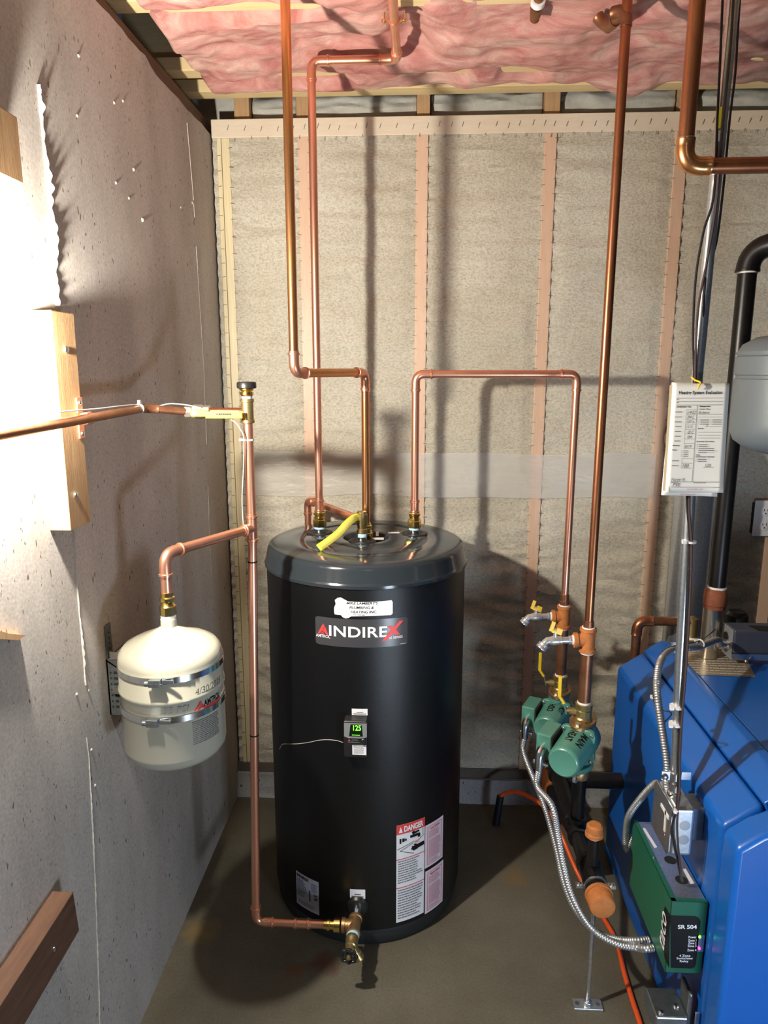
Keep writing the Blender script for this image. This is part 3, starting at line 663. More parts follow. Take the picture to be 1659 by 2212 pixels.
# ---- temperature relief valve with its yellow tag, and its discharge pipe
x, y = FIT['T']; b = Vector((x, y, 0))
rv = thing('relief_valve', 'bronze relief valve with a long yellow warning tag on the heater lid', 'valve', (x, y, 1.12))
build('nipple', MB().lathe(b, (0, 0, 1), [(1.119, .0130), (1.136, .0130)], 24), 'steel_bright', rv)
build('thread_tape', MB().lathe(b, (0, 0, 1), [(1.133, .0145), (1.142, .0150), (1.144, .014)], 24), 'tape_blue', rv)
build('valve_body', MB().lathe(b, (0, 0, 1), [(1.141, .0135), (1.143, .0150), (1.155, .0150), (1.157, .0130), (1.165, .0135), (1.170, .0160), (1.198, .0160), (1.200, .0135), (1.206, .0135)], 24), 'dull_brass', rv)
DP = Vector((-.362, 2.262, 1.181)); od = (Vector((DP.x, DP.y, 1.181)) - Vector((x, y, 1.181))).normalized(); o0 = Vector((x, y, 1.181))
build('outlet', MB().lathe(o0, od, [(.008, .0140), (.026, .0140), (.027, .0155), (.034, .0155)], 20), 'dull_brass', rv)
tagp = [P(a, b_, y=yy) for a, b_, yy in ((779, 1119, 1.945), (771, 1117, 1.938), (762, 1121, 1.925), (748, 1133, 1.905), (732, 1151, 1.885), (712, 1167, 1.865), (688, 1184, 1.845))]
tg = catmull(tagp, 5); mb = MB(); vs = []
for i, p in enumerate(tg):
    t = (tg[min(i+1, len(tg)-1)] - tg[max(i-1, 0)]).normalized(); s = t.cross(Vector((.15, -1, .45)).normalized()).normalized()*.0105
    if i < 4: s *= .7 + .075*i
    vs += [p - s, p + s]
mb.add(vs, [(2*i, 2*i+2, 2*i+3, 2*i+1) for i in range(len(tg)-1)])
tagobj = build('warning_tag', mb, 'yellow_tag', rv); tagobj['label'] = 'curled yellow plastic tag covered in small print'
md = tagobj.modifiers.new('thick', 'SOLIDIFY'); md.thickness = .0008; md.offset = 0
mb = MB(); L_ = len(tg)
for i in range(5, L_-2):
    a0, a1 = Vector(vs[2*i]), Vector(vs[2*i+1]); b0, b1 = Vector(vs[2*i+2]), Vector(vs[2*i+3]); nn = (a1-a0).cross(b0-a0).normalized()
    if nn.y > 0: nn = -nn
    for k in range(3):
        w0 = .12 + .03*random.random(); w1 = random.uniform(.70, .88); tt = (k+.15)/3; t2 = (k+.55)/3
        q = [a0.lerp(b0, tt).lerp(a1.lerp(b1, tt), w0), a0.lerp(b0, tt).lerp(a1.lerp(b1, tt), w1), a0.lerp(b0, t2).lerp(a1.lerp(b1, t2), w1), a0.lerp(b0, t2).lerp(a1.lerp(b1, t2), w0)]
        mb.add([v + nn*.0009 for v in q], [(0, 1, 2, 3)])
build('tag_print', mb, 'ink_grey', tagobj, smooth=False)
t = thing('discharge_pipe', 'copper discharge pipe hooking from the relief valve down behind the heater', 'pipe', (DP.x, DP.y, .1))
run(t, [o0 + od*.03, DP, Vector((DP.x, DP.y, .15))], RC, 'copper_new')

# ================================================================== COPPER RUNS
t = thing('copper_pipe', 'copper riser from the heater lid that jogs sideways under the pink insulation', 'pipe', (FIT['B'][0], FIT['B'][1], 1.2))
zb = P(672, 132, y=2.060).z; b2 = P(858, 130, y=2.060)
run(t, [Vector((-.295, 2.060, zB - .01)), Vector((-.295, 2.060, zb)), Vector((b2.x, 2.060, zb)), Vector((b2.x, 1.45, zb))], RC, 'copper_new')
coupling(t, (-.295, 2.060, zB + .018), (0, 0, 1), RC, 'copper_new', .046)
cx = b2.x; cy_ = P(860, 44, z=zb).y
build('hanger_clamp', MB().lathe((cx, cy_, zb), (0, 1, 0), [(-.004, RC + .0005), (-.004, RC + .002), (.004, RC + .002), (.004, RC + .0005)], 20).obox((cx - .021, cy_, zb), (.010, 0, 0), (0, .005, 0), (0, 0, .0015)).obox((cx + .021, cy_, zb), (.010, 0, 0), (0, .005, 0), (0, 0, .0015)), 'copper_new', t)
for s_ in (-1, 1): build('clamp_screw', MB().lathe((cx + s_*.023, cy_, zb - .006), (0, 0, 1), [(0, .0020), (.001, .0040), (.004, .0040), (.004, .0018), (.024, .0018)], 10), 'brass', t)
t = thing('copper_pipe', 'golden copper drop that turns under eye level into the centre of the heater lid', 'pipe', (-.299, 1.71, 1.6))
za = P(640, 806, y=1.71).z
run(t, [Vector((-.299, 1.71, 2.62)), Vector((-.299, 1.71, za)), Vector((TX, TY, za)), Vector((TX, TY, zC - .01))], RC, 'copper_gold', me='copper_new')
t = thing('copper_pipe', 'level copper loop from the heater lid over to the green pump marked HOT H2O', 'pipe', (.44, 2.078, 1.0))
zd = P(1050, 808, y=2.078).z; zt1 = P(1216, 1300, y=2.08).z
run(t, [Vector((FIT['D'][0], 2.060, zD - .01)), Vector((FIT['D'][0], 2.060, zd)), Vector((.446, 2.078, zd)), Vector((.444, 2.08, zt1 - .01))], RC, 'copper_new')
coupling(t, (FIT['D'][0], FIT['D'][1], zD + .018), (0, 0, 1), RC, 'copper_new', .046)
zt1 = P(1216, 1290, y=2.08).z
build('male_adapter', MB().lathe((.444, 2.08, 0), (0, 0, 1), [(zt1 - .022, .0145), (zt1 - .012, .0155), (zt1 - .010, .0135), (zt1 + .010, .0130)], 20), 'copper_brown', t)
t = thing('copper_pipe', 'brown copper pipe standing from the MAIN HEAT pump straight up through the ceiling', 'pipe', (.444, 1.775, 1.0))
zt2 = P(1268, 1350, y=1.775).z
pipe(t, (.444, 1.775, zt2 - .03), (.447, 1.775, 2.60), .0111, 'copper_old')
build('male_adapter', MB().lathe((.444, 1.775, 0), (0, 0, 1), [(zt2 - .026, .0150), (zt2 - .014, .0160), (zt2 - .012, .0138), (zt2 + .012, .0132)], 20), 'copper_brown', t)
q1 = P(1348, 18, y=1.775)
build('elbow', (lambda m_: (elbow_mesh(m_, Vector((.447, 1.775, q1.z)), (0, 0, -1), (-.55, .70, .1), .0111, 'solder'), m_)[1])(MB()), 'copper_brown', t)
e1 = Vector((.447, 1.775, q1.z)); e2 = P(1312, 62, y=1.86)
pipe(t, e1 + (e2 - e1).normalized()*.02, e2, .0111, 'copper_brown'); build('elbow', (lambda m_: (elbow_mesh(m_, e2, e1 - e2, (-.55, .3, .8), .0115, 'solder'), m_)[1])(MB()), 'copper_brown', t)
t = thing('copper_stub', 'short brown copper stub with a white collar poking out of the pink insulation', 'pipe', P(1165, 10, y=1.85))
a = P(1155, 42, y=1.885); b_ = P(1168, -25, y=1.80)
pipe(t, a, b_, .0111, 'copper_brown'); build('elbow', (lambda m_: (elbow_mesh(m_, a, b_ - a, (.1, .35, .9), .0112, 'solder'), m_)[1])(MB()), 'copper_brown', t)
dd = (b_ - a).normalized(); build('collar', MB().lathe(a.lerp(b_, .58), dd, [(-.007, .013), (-.006, .0165), (.006, .0165), (.007, .013)], 20), 'plastic_white', t)
t = thing('copper_pipe', 'thick dark copper pipe dropping from the ceiling and elbowing over the conduit', 'pipe', (.487, 1.44, 1.95))
p0 = P(1477, 360, y=1.44)
run(t, [Vector((p0.x + .004, 1.44, 2.62)), Vector((p0.x, 1.44, p0.z)), Vector((1.3, 1.44, p0.z + .004))], .0143, 'copper_old', 'solder', 'copper_gold')

# ================================================================== LEFT SIDE: COLD FEED, EXPANSION TANK, WALL PIPE
FX, FY = -.400, 1.648
zt = P(540, 1141, y=FY).z; ztop = P(537, 890, y=FY).z
# drain port geometry on the heater
php, zp = cyl_hit(772, 1957, TX, TY, TR); pn = Vector((math.sin(php), -math.cos(php), 0)); port = Vector((TX, TY, zp)) + pn*TR
tee_c = port + pn*.070; tee_c.z = zp - .001
feed = thing('feed_pipe', 'tall copper feed pipe with black marker rings between the concrete wall and the heater', 'pipe', (FX, FY, .15))
fb = Vector((P(552, 1962, y=tee_c.y).x, tee_c.y, tee_c.z))
mb = MB()
run(feed, [Vector((FX, FY, zt - .035)), fb, Vector((tee_c.x - .075, tee_c.y, tee_c.z))], RC, 'copper_new')
pipe(feed, (FX, FY, zt + .03), (FX, FY, ztop - .02), RC, 'copper_new')
# press tee with the branch towards the expansion tank
EX, EY = -.525, 1.400
ez = P(362, 1172, y=EY).z
bd = (Vector((EX, EY, zt)) - Vector((FX, FY, zt))).normalized()
R = RC*1.13
pr = [(-.036, R), (-.032, R), (-.031, R*1.18), (-.026, R*1.18), (-.025, R), (.025, R), (.026, R*1.18), (.031, R*1.18), (.032, R), (.036, R)]
build('tee', MB().lathe((FX, FY, zt), (0, 0, 1), pr, 24).lathe((FX, FY, zt), bd, [(0, R), (.022, R), (.023, R*1.18), (.029, R*1.18), (.030, R), (.034, R)], 24), 'copper_new', feed)
def mark(z):
    return build('marker_ring', MB().lathe(Vector((FX, FY, zt - .035)).lerp(fb, (zt - .035 - z)/(zt - .035 - fb.z)), (0, 0, 1), [(-.0016, RC + .0005), (.0016, RC + .0005)], 24, cap=False), 'ink_black', feed)
mark(P(541, 1213, y=FY).z); mark(P(547, 1590, y=1.64).z)
hx = (fb.x + tee_c.x)/2
coupling(feed, (fb.x + .125, tee_c.y, tee_c.z), (1, 0, 0), RC, 'copper_new', .05)
build('press_adapter', MB().lathe((tee_c.x - .082, tee_c.y, tee_c.z), (1, 0, 0), [(0, .0128), (.008, .0128), (.009, .0155), (.015, .0155), (.016, .0128), (.026, .0128), (.027, .0185), (.043, .0185), (.044, .015)], 24), 'brass', feed)
t = thing('branch_pipe', 'short copper branch elbowing down into the cream expansion tank', 'pipe', (EX, EY, 1.1))
ztk = P(369, 1338, y=EY).z
run(t, [Vector((FX, FY, zt)) + bd*.03, Vector((EX, EY, zt)), Vector((EX, EY, ztk + .05))], RC, 'copper_new')
build('press_adapter', MB().lathe((EX, EY, ztk), (0, 0, 1), [(.010, .0140), (.012, .0172), (.030, .0172), (.032, .0150), (.040, .0128), (.042, .0160), (.049, .0160), (.051, .0128), (.060, .0128)], 10), 'brass', t)
build('thread_tape', MB().lathe((EX, EY, ztk), (0, 0, 1), [(-.002, .0150), (.010, .0158), (.012, .014)], 20), 'pipe_tape', t)
# --- expansion tank with straps and bracket
ER = .1075; zbt = P(370, 1622, y=EY).z - .006
ZT = ztk - .008; H = ZT - zbt
et = thing('expansion_tank', 'cream expansion tank strapped to the concrete wall with 55 PSI written on it', 'tank', (EX, EY, zbt))
sx = -.0
hr = cyl_hit(385, 1517, EX, EY, ER)[1] - zbt
prof = [(0, .001), (.002, .055), (.008, .082), (.018, ER - .010), (.030, ER - .002), (.040, ER), (hr - .007, ER), (hr - .003, ER + .0025), (hr + .003, ER + .0025), (hr + .007, ER), (H - .068, ER), (H - .056, ER - .003), (H - .045, ER - .012), (H - .034, ER - .032), (H - .021, ER - .064), (H - .010, .022), (H - .006, .017), (H + .010, .0165)]
build('shell', MB().lathe((EX, EY, zbt), (0, 0, 1), prof, 72), 'cream_paint', et)
ef = lambda p0, p1, z0, z1, off=.0008: (lambda u, v: Vector((EX + (ER+off)*math.sin(p0 + (p1-p0)*u), EY - (ER+off)*math.cos(p0 + (p1-p0)*u), z0 + (z1-z0)*v)))
def epatch(px0, row0, px1, row1, off=.0008, tilt=0):
    pm = (px0+px1)/2; rm = (row0+row1)/2
    return ef(cyl_hit(px0, rm, EX, EY, ER)[0], cyl_hit(px1, rm, EX, EY, ER)[0], cyl_hit(pm, row1, EX, EY, ER)[1], cyl_hit(pm, row0, EX, EY, ER)[1], off)
put_text('55 PSI', epatch(352, 1526, 409, 1541), 'ink_grey', et, bold=.0, shear=.15)
put_text('4/30/2025', epatch(421, 1478, 476, 1492), 'ink_grey', et, shear=.15)
e1_ = epatch(418, 1512, 452, 1532, .0009)
mbx = MB()
for q in ([(.0, .0), (.16, .0), (.50, .72), (.42, 1.0)], [(.22, .0), (.50, .62), (.80, .0), (.60, .0), (.55, .14), (.42, .14), (.36, .0)]): mbx.add([e1_(u, v) for u, v in q], [tuple(range(len(q)))])
build('emblem', mbx, 'ink_red', et, smooth=False)
put_text('AMTROL', epatch(440, 1504, 474, 1517), 'ink_black', et, bold=.02)
strips(epatch(440, 1517, 475, 1522, .0008), [(0, 1, 0, 1)], 'ink_red', et, n=8)
strips(epatch(416, 1548, 474, 1600), para(.0, .98, 1, .0, 13, .42, .08), 'ink_grey', et, n=2)
# bracket: perforated channel on the wall
bk = thing('tank_bracket', 'perforated galvanized wall bracket with two steel straps around the cream tank', 'bracket', (XL, EY - .05, .85))
y0 = P(228, 1400, x=XL + .002).y; y1 = y0 + .10
zb0 = P(228, 1555, x=XL).z; zb1 = P(228, 1425, x=XL).z; zbt1 = P(226, 1352, x=XL).z
mb = MB()
mb.box((XL + .0005, y0, zb0), (XL + .0035, y1, zb1))
mb.box((XL + .0005, y0 + .004, zb1), (XL + .0035, y0 + .03, zbt1))
mb.box((XL + .0005, y0, zb0), (XL + .030, y0 + .0025, zb1)); mb.box((XL + .0005, y1 - .0025, zb0), (XL + .030, y1, zb1))
mb.prism([(XL + .001, y0, zb1), (XL + .04, y0, zb1 - .028), (XL + .04, y0, zb1 - .031), (XL + .001, y0, zb1 - .004)], (0, .10, 0))
mb.prism([(XL + .030, y0, zb0), (XL + .045, y0 + .02, zb0), (XL + .045, y0 + .02, zb1 - .03), (XL + .030, y0, zb1 - .03)], (0, .0025, 0))
build('channel', mb, 'zinc_dark', bk, smooth=False)
mb = MB()
for i in range(7):
    z = zb0 + .02 + i*(zb1 - zb0 - .05)/6
    mb.lathe((XL + .009, y0 - .0002, z), (0, -1, 0), [(0, .0022), (.0004, .0022)], 10)
    mb.box((XL + .0155, y0 - .0006, z - .0028), (XL + .027, y0 + .0004, z + .0028))
for i in range(5): mb.lathe((XL + .0036, y0 + .017, zb1 + .008 + i*.012), (1, 0, 0), [(0, .0022), (.0004, .0022)], 10)
build('punched_holes', mb, 'dark_slot', bk, smooth=False)['kind'] = 'stuff'
for row, bpx in ((1470, 335), (1556, 330)):
    zs = cyl_hit(370, row, EX, EY, ER)[1]
    n = 60; vs = []; fs = []
    path = []
    a0, a1 = math.radians(-98), math.radians(150)
    path.append((Vector((XL + .010, y0 - .001, zs)), Vector((0, -1, 0)))); path.append((Vector((XL + .014, y0 - .003, zs)), Vector((-.3, -1, 0)).normalized()))
    for i in range(n+1):
        a = a0 + (a1-a0)*i/n; d = Vector((math.sin(a), -math.cos(a), 0)); path.append((Vector((EX, EY, zs)) + d*(ER + .0016), d))
    for p, d in path:
        for (o_, h) in ((-.0006, -.0065), (-.0006, .0065), (.0006, .0065), (.0006, -.0065)): vs.append(p + d*o_ + UP*h)
    for i in range(len(path)-1):
        for j in range(4): fs.append((i*4+j, i*4+(j+1) % 4, i*4+4+(j+1) % 4, i*4+4+j))
    mb = MB().add(vs, fs); sp = build('strap', mb, 'chrome', bk)
    q, _ = cyl_hit(bpx, row, EX, EY, ER + .006); d = Vector((math.sin(q), -math.cos(q), 0)); tt = Vector((math.cos(q), math.sin(q), 0)); c = Vector((EX, EY, zs)) + d*(ER + .008)
    build('strap_screw', MB().obox(c, tt*.012, d*.006, UP*.0075).lathe(c - tt*.02 + d*.003, tt, [(0, .0055), (.008, .0055), (.009, .0035), (.03, .0035)], 8).obox(c + tt*.024 - d*.004, tt*.012, d*.0012, UP*.004), 'zinc_dark', sp, smooth=False, bevel=.0008)

# --- copper line along the wall, ball valve, vacuum breaker
WX = -.625; zw = P(150, 906, x=WX).z; rw = .0088
wp0 = Vector((WX, .70, zw - .012)); wp1 = Vector((WX, 1.46, zw + .004)); wp2 = Vector((-.600, FY, ztop)); wp3 = Vector((-.535, FY, ztop))
t = thing('wall_pipe', 'copper water line strapped across the pine block along the concrete wall', 'pipe', (WX, 1.25, zw))
run(t, [wp0, Vector((-.618, 1.585, zw + .002)), Vector((-.535, FY, ztop))], rw, 'copper_brown', 'solder', 'copper_brown')
build('pipe', MB().tube([Vector((-.545, FY, ztop)), Vector((FX - .012, FY, ztop))], .0100, 18), 'copper_old', t)
yb = P(172, 900, x=-.64).y
build('pipe_strap', MB().lathe((WX, yb, zw - .003), (.02, 1, .02), [(-.012, rw + .0018), (-.011, rw + .0032), (.011, rw + .0032), (.012, rw + .0018)], 20).obox((-.6385, yb, zw + .022), (.0012, 0, 0), (0, .010, 0), (0, 0, .014)).obox((-.6385, yb, zw - .026), (.0012, 0, 0), (0, .010, 0), (0, 0, .014)), 'copper_new', t)
for dz in (.026, -.032): screw(t, (-.637, yb, zw + dz), (1, 0, 0), .005, 'steel_bright')
# a thin grey sensor lead tied along the line
lead = [Vector((WX + .004, 1.10, zw + .014)), Vector((WX + .008, 1.22, zw + .016)), Vector((WX + .004, 1.35, zw + .013)), Vector((WX + .006, 1.52, zw + .012))] + [P(a, b_, y=FY - .02) for a, b_ in ((335, 878), (370, 872), (420, 878), (470, 895), (505, 910), (521, 930), (527, 950), (526, 1010), (523, 1080), (526, 1140))]
cw = tag(build('sensor_lead', MB().tube(catmull(lead, 8), .0014, 8), 'cable_grey'), 'thin grey sensor lead tied along the wall pipe and down the feed pipe', 'cable')
build('cable_tie', MB().lathe((-.619, 1.555, zw + .002), (0, 1, 0), [(-.002, rw + .0025), (.002, rw + .0025)], 18).obox((-.617, 1.553, zw + .016), (.003, 0, 0), (0, .004, 0), (0, 0, .005)), 'zip_white', cw)
build('cable_tie', MB().lathe((FX, FY, P(535, 950, y=FY).z), (0, 0, 1), [(-.002, RC + .002), (.002, RC + .002)], 18).obox((FX - .016, FY, P(535, 950, y=FY).z), (.006, 0, 0), (0, .003, 0), (0, 0, .0022)), 'zip_white', cw)
bv = thing('ball_valve', 'brass ball valve with a yellow lever beside the black capped tee', 'valve', (-.50, FY, ztop))
vx = P(428, 890, y=FY).x
build('valve_body', MB().lathe((vx, FY, ztop), (1, 0, 0), [(-.030, .0130), (-.029, .0155), (-.016, .0155), (-.015, .013), (-.010, .0170), (.010, .0170), (.015, .013), (.016, .0155), (.028, .0155), (.030, .0125)], 8), 'solder', bv)
build('stem', MB().lathe((vx, FY - .010, ztop), (0, -1, 0), [(0, .008), (.014, .008), (.015, .006), (.022, .006)], 14), 'steel_bright', bv)
lx0 = P(444, 893, y=FY - .03).x; lx1 = P(524, 897, y=FY - .03).x
lv = build('lever', MB().box((vx - .008, FY - .0315, ztop - .009), (lx0 + .006, FY - .029, ztop + .007)).box((lx0, FY - .033, ztop - .013), (lx1, FY - .027, ztop + .003)), 'yellow_plastic', bv, smooth=False, bevel=.0025)
strips(lambda u, v: Vector((lx0 + (lx1-lx0)*u, FY - .0334, ztop - .012 + .014*v)), para(.30, .72, .80, .45, 1, .8, 0), 'ink_black', lv, n=2)
vb = thing('vacuum_breaker', 'bronze tee topped by a vacuum relief with a flat black cap', 'valve', (FX, FY, ztop))
build('tee', MB().lathe((FX, FY, ztop), (0, 0, 1), [(-.026, .0135), (-.025, .0155), (-.018, .0155), (-.017, .0140), (.022, .0140), (.023, .0160), (.030, .0160), (.031, .0135)], 22).lathe((FX, FY, ztop - .004), (-1, 0, 0), [(0, .0125), (.018, .0125)], 18), 'dull_brass', vb)
build('thread_tape', MB().lathe((FX, FY, ztop), (0, 0, 1), [(.031, .0115), (.036, .0120), (.037, .011)], 18), 'tape_blue', vb)
build('relief_body', MB().lathe((FX, FY, ztop), (0, 0, 1), [(.035, .0110), (.040, .0155), (.046, .0155), (.047, .0120), (.052, .0165), (.056, .0165), (.058, .0120)], 20), 'brass', vb)
build('cap', MB().lathe((FX, FY, ztop), (0, 0, 1), [(.053, .012), (.054, .0200), (.056, .0225), (.066, .0225), (.069, .0205), (.070, .001)], 32), 'plastic_black', vb)

# --- timber fixed to the wall
bl = thing('wood_block', 'upright pine block bolted to the concrete wall behind the strapped water line', 'wood block', (-.66, 1.285, 1.307))
build('block', MB().box((XL + .0003, 1.246, 1.307), (-.640, 1.328, 1.700)), 'pine', bl, smooth=False, bevel=.0015)
for a, b_ in ((143, 755), (164, 1070)):
    q = P(a, b_, x=-.639); screw(bl, q, (1, 0, 0), .0065)
bm_ = thing('wood_beam', 'sawn pine beam end on the concrete wall above the bright bulb', 'beam', (-.655, 1.05, 1.92))
q = P(51, 398, x=-.635)
build('beam', MB().box((XL + .0003, .55, q.z), (-.635, q.y, q.z + .098)), 'pine', bm_, smooth=False, bevel=.0015)
build('splinter', MB().tube([P(0, 392, x=-.645), P(30, 412, x=-.643), P(62, 437, x=-.640)], [.002, .0013, .0003], 6), 'pine', bm_)
br = thing('wood_brace', 'dark pine brace with a bright nail head low on the concrete wall', 'brace', (-.66, 1.1, .4))
q = P(158, 1926, x=-.640); q2 = P(165, 2020, x=-.640)
build('brace', MB().prism([(XL + .0003, q.y, q.z), (XL + .0003, .55, q.z - .015), (XL + .0003, .55, q2.z - .02), (XL + .0003, q.y + .008, q2.z)], (-.640 - XL, 0, 0)), 'pine_dark', br, smooth=False, bevel=.0015)
screw(br, P(117, 2050, x=-.639), (1, 0, 0), .005)
q = P(57, 1372, x=-.66); 
tag(build('wood_shim', MB().prism([P(57, 1372, x=-.668), P(40, 1383, x=-.668), P(-40, 1378, x=-.668), P(-40, 1352, x=-.668), P(2, 1363, x=-.668), P(20, 1369, x=-.668)], (-.0118, 0, 0)), 'pine', None, smooth=False), 'pale pointed wood shim on the concrete wall below the pine block', 'shim')
q = P(6, 1085, x=-.655); q2 = P(0, 1005, x=-.655)
tag(build('marking_board', MB().box((XL + .0003, q.y - .12, q.z), (-.668, q.y, q2.z + .02)), 'stud_yellow', None, smooth=False, bevel=.001), 'yellowish board edge on the concrete wall below the water line', 'board')

# ================================================================== DRAIN VALVE AT THE HEATER FOOT
dv = thing('drain_valve', 'bronze drain tee and valve with a black handwheel at the foot of the heater', 'valve', tee_c)
build('port_collar', MB().lathe(port, pn, [(.002, .032), (.004, .031), (.010, .026), (.012, .016)], 28), 'plastic_black', dv)
build('nipple', MB().lathe(port, pn, [(.004, .0130), (.056, .0130)], 22), 'steel_bright', dv)
build('thread_tape', MB().lathe(port, pn, [(.040, .0145), (.050, .0152), (.052, .014)], 20), 'pipe_tape', dv)
build('tee', MB().lathe(tee_c, pn, [(-.028, .0165), (-.027, .0190), (-.020, .0190), (-.019, .0170), (.024, .0170), (.025, .0190), (.032, .0190), (.033, .0150)], 24).lathe(tee_c, (-1, 0, 0), [(0, .0165), (.024, .0165), (.025, .0195), (.034, .0195), (.035, .016)], 24), 'bronze', dv)
vd = (pn + Vector((-.05, 0, -.06))).normalized(); v0 = tee_c + pn*.030
build('thread_tape', MB().lathe(v0, vd, [(0, .0150), (.007, .0172), (.010, .0165)], 20), 'tape_blue', dv)
build('valve_body', MB().lathe(v0, vd, [(.008, .0160), (.014, .0172), (.022, .0172), (.026, .0150), (.040, .0150), (.042, .0125), (.052, .0125), (.056, .0080), (.076, .0055)], 20), 'dull_brass', dv)
sp0 = v0 + vd*.034; sd = Vector((.55, -.15, -.8)).normalized()
build('spout', MB().lathe(sp0, sd, [(0, .0115), (.026, .0115), (.027, .0135), (.042, .0135), (.042, .010), (.030, .009)], 20, cap=False), 'dull_brass', dv)
hc = v0 + vd*.068; u_ = vd.cross(UP).normalized(); w_ = u_.cross(vd)
mb = MB(); ring = []; n = 64
for i in range(n+1):
    a = 2*PI*i/n; rr = .0195 + .0018*math.cos(8*a); ring.append(hc + (u_*math.cos(a) + w_*math.sin(a))*rr)
mb.tube(ring, .0042, 10, cap=False)
for i in range(8):
    a = 2*PI*i/8; mb.tube([hc + (u_*math.cos(a) + w_*math.sin(a))*.006, hc + (u_*math.cos(a) + w_*math.sin(a))*.020], .0022, 8)
mb.lathe(hc, vd, [(-.004, .0085), (.003, .0085)], 16)
hwl = build('handwheel', mb, 'plastic_black', dv)
build('wheel_nut', MB().lathe(hc, vd, [(.003, .0062), (.005, .0062), (.008, .0035), (.010, .0035)], 12), 'dull_brass', hwl)

# ================================================================== PUMPS AND THEIR RISERS
HX = .444
def riser(yy, pxc, rows, words, who, txt_px, pump_face, group):
    """rows: tee top, tee centre, tee bottom, flange plate row; yy: distance of the vertical pipe"""
    Z = lambda row: P(pxc, row, y=yy).z
    ztt, ztc, ztb, zfl = (Z(r) for r in rows)
    # --- rusty iron tee with its drain cock
    tee = thing('iron_tee', 'rust orange iron tee carrying a drain cock above the pump marked ' + who, 'pipe fitting', (HX, yy, ztc), 'rusty tees above the pumps')
    build('tee', MB().lathe((HX, yy, 0), (0, 0, 1), [(ztb, .0180), (ztb + .001, .0215), (ztb + .008, .0215), (ztb + .010, .0185), (ztt - .010, .0185), (ztt - .008, .0215), (ztt - .001, .0215), (ztt, .0180)], 28)
          .lathe((HX, yy, ztc), (-1, 0, 0), [(0, .0165), (.026, .0165), (.027, .0200), (.036, .0200), (.037, .015)], 28), 'rust_iron', tee)
    build('thread_tape', MB().lathe((HX, yy, 0), (0, 0, 1), [(ztt - .002, .0165), (ztt + .003, .0165)], 20), 'pipe_tape', tee)
    build('thread_tape', MB().lathe((HX, yy, 0), (0, 0, 1), [(ztb - .004, .0168), (ztb + .002, .0168)], 20), 'pipe_tape', tee)
    build('thread_tape', MB().lathe((HX, yy, ztc), (-1, 0, 0), [(.034, .0135), (.040, .0135)], 20), 'pipe_tape', tee)
    zn = zfl + .052
    build('nipple', MB().lathe((HX, yy, 0), (0, 0, 1), [(zn, .0163), (ztb, .0163)], 24), 'copper_brown', tee)
    dc = thing('drain_cock', 'chrome drain cock with yellow butterfly handle above the pump marked ' + who, 'valve', (HX - .06, yy, ztc), 'drain cocks with yellow handles')
    a = Vector((HX - .038, yy, ztc)); d = Vector((-1, -.12, .0)).normalized()
    build('nipple', MB().lathe(a, d, [(0, .0090), (.004, .0115), (.010, .0115), (.012, .0090), (.030, .0090), (.031, .0108), (.038, .0108)], 20), 'cast_chrome', dc)
    c = a + d*.048
    build('valve_body', MB().lathe(c, d, [(-.012, .0095), (-.010, .0115), (.004, .0125), (.012, .0105), (.016, .0095)], 18), 'cast_chrome', dc)
    sd = Vector((-.62, -.25, -.75)).normalized(); e = c + d*.022
    build('hose_end', MB().tube([c + d*.010, c + d*.020, e + sd*.008, e + sd*.014], [.0095, .0095, .0095, .0095], 16).lathe(e + sd*.010, sd, [(0, .010), (.002, .0140), (.007, .0140), (.008, .0125), (.011, .0140), (.016, .0140), (.016, .0105), (.008, .0100)], 22, cap=False), 'cast_chrome', dc)
    build('stem', MB().lathe(c, (0, 0, 1), [(.008, .0060), (.022, .0050), (.024, .0050)], 14), 'cast_chrome', dc)
    hz = c + UP*.024
    build('handle', MB().obox(hz + Vector((-.008, 0, .014)), (.0050, 0, -.0020), (0, .0022, 0), (.004, 0, .0135)).obox(hz + Vector((.010, -.003, .002)), (.0075, 0, -.003), (0, .0022, 0), (.002, 0, .0085)).obox(hz, (.010, 0, -.003), (0, .0045, 0), (.001, 0, .004)), 'yellow_plastic', dc, smooth=False, bevel=.0015)
    build('handle_screw', MB().lathe(hz + UP*.004, (0, 0, 1), [(0, .0035), (.004, .0035), (.005, .002)], 10), 'cast_chrome', dc)
    # --- isolation flange with lever
    face = Vector(pump_face); ax = (Vector((face.x, face.y, 0)) - Vector((HX, yy, 0))).normalized(); side = Vector((ax.y, -ax.x, 0))   # side points left of the motor
    if side.x > 0: side = -side
    iv = thing('isolation_flange', 'bronze isolation flange with a long yellow lever on top of the pump marked ' + who, 'valve', (HX, yy, zfl), 'isolation flanges on the pumps')
    build('valve_body', MB().lathe((HX, yy, 0), (0, 0, 1), [(zfl + .006, .0245), (zfl + .012, .0245), (zfl + .016, .0215), (zfl + .034, .0215), (zfl + .036, .0195), (zfl + .038, .0225), (zfl + .052, .0225), (zfl + .053, .018)], 10), 'dull_brass', iv)
    build('thread_tape', MB().lathe((HX, yy, 0), (0, 0, 1), [(zfl + .052, .0172), (zfl + .058, .0172)], 20), 'pipe_tape', iv)
    def oval(zz0, zz1, L_, W_):
        m_ = MB(); poly = []
        for i in range(40):
            aa = 2*PI*i/40; ca, sa = math.cos(aa), math.sin(aa)
            rr = 1/((abs(ca)/L_)**1.7 + (abs(sa)/W_)**1.7)**(1/1.7); poly.append(Vector((HX, yy, zz0)) + ax*rr*ca + side*rr*sa)
        return m_.prism(poly, (0, 0, zz1 - zz0))
    build('flange_plate', oval(zfl - .006, zfl + .007, .058, .034), 'bronze', iv, bevel=.002)
    st_ = Vector((HX, yy, zfl + .026)); sdir = (side*1.0 + ax*.35).normalized()
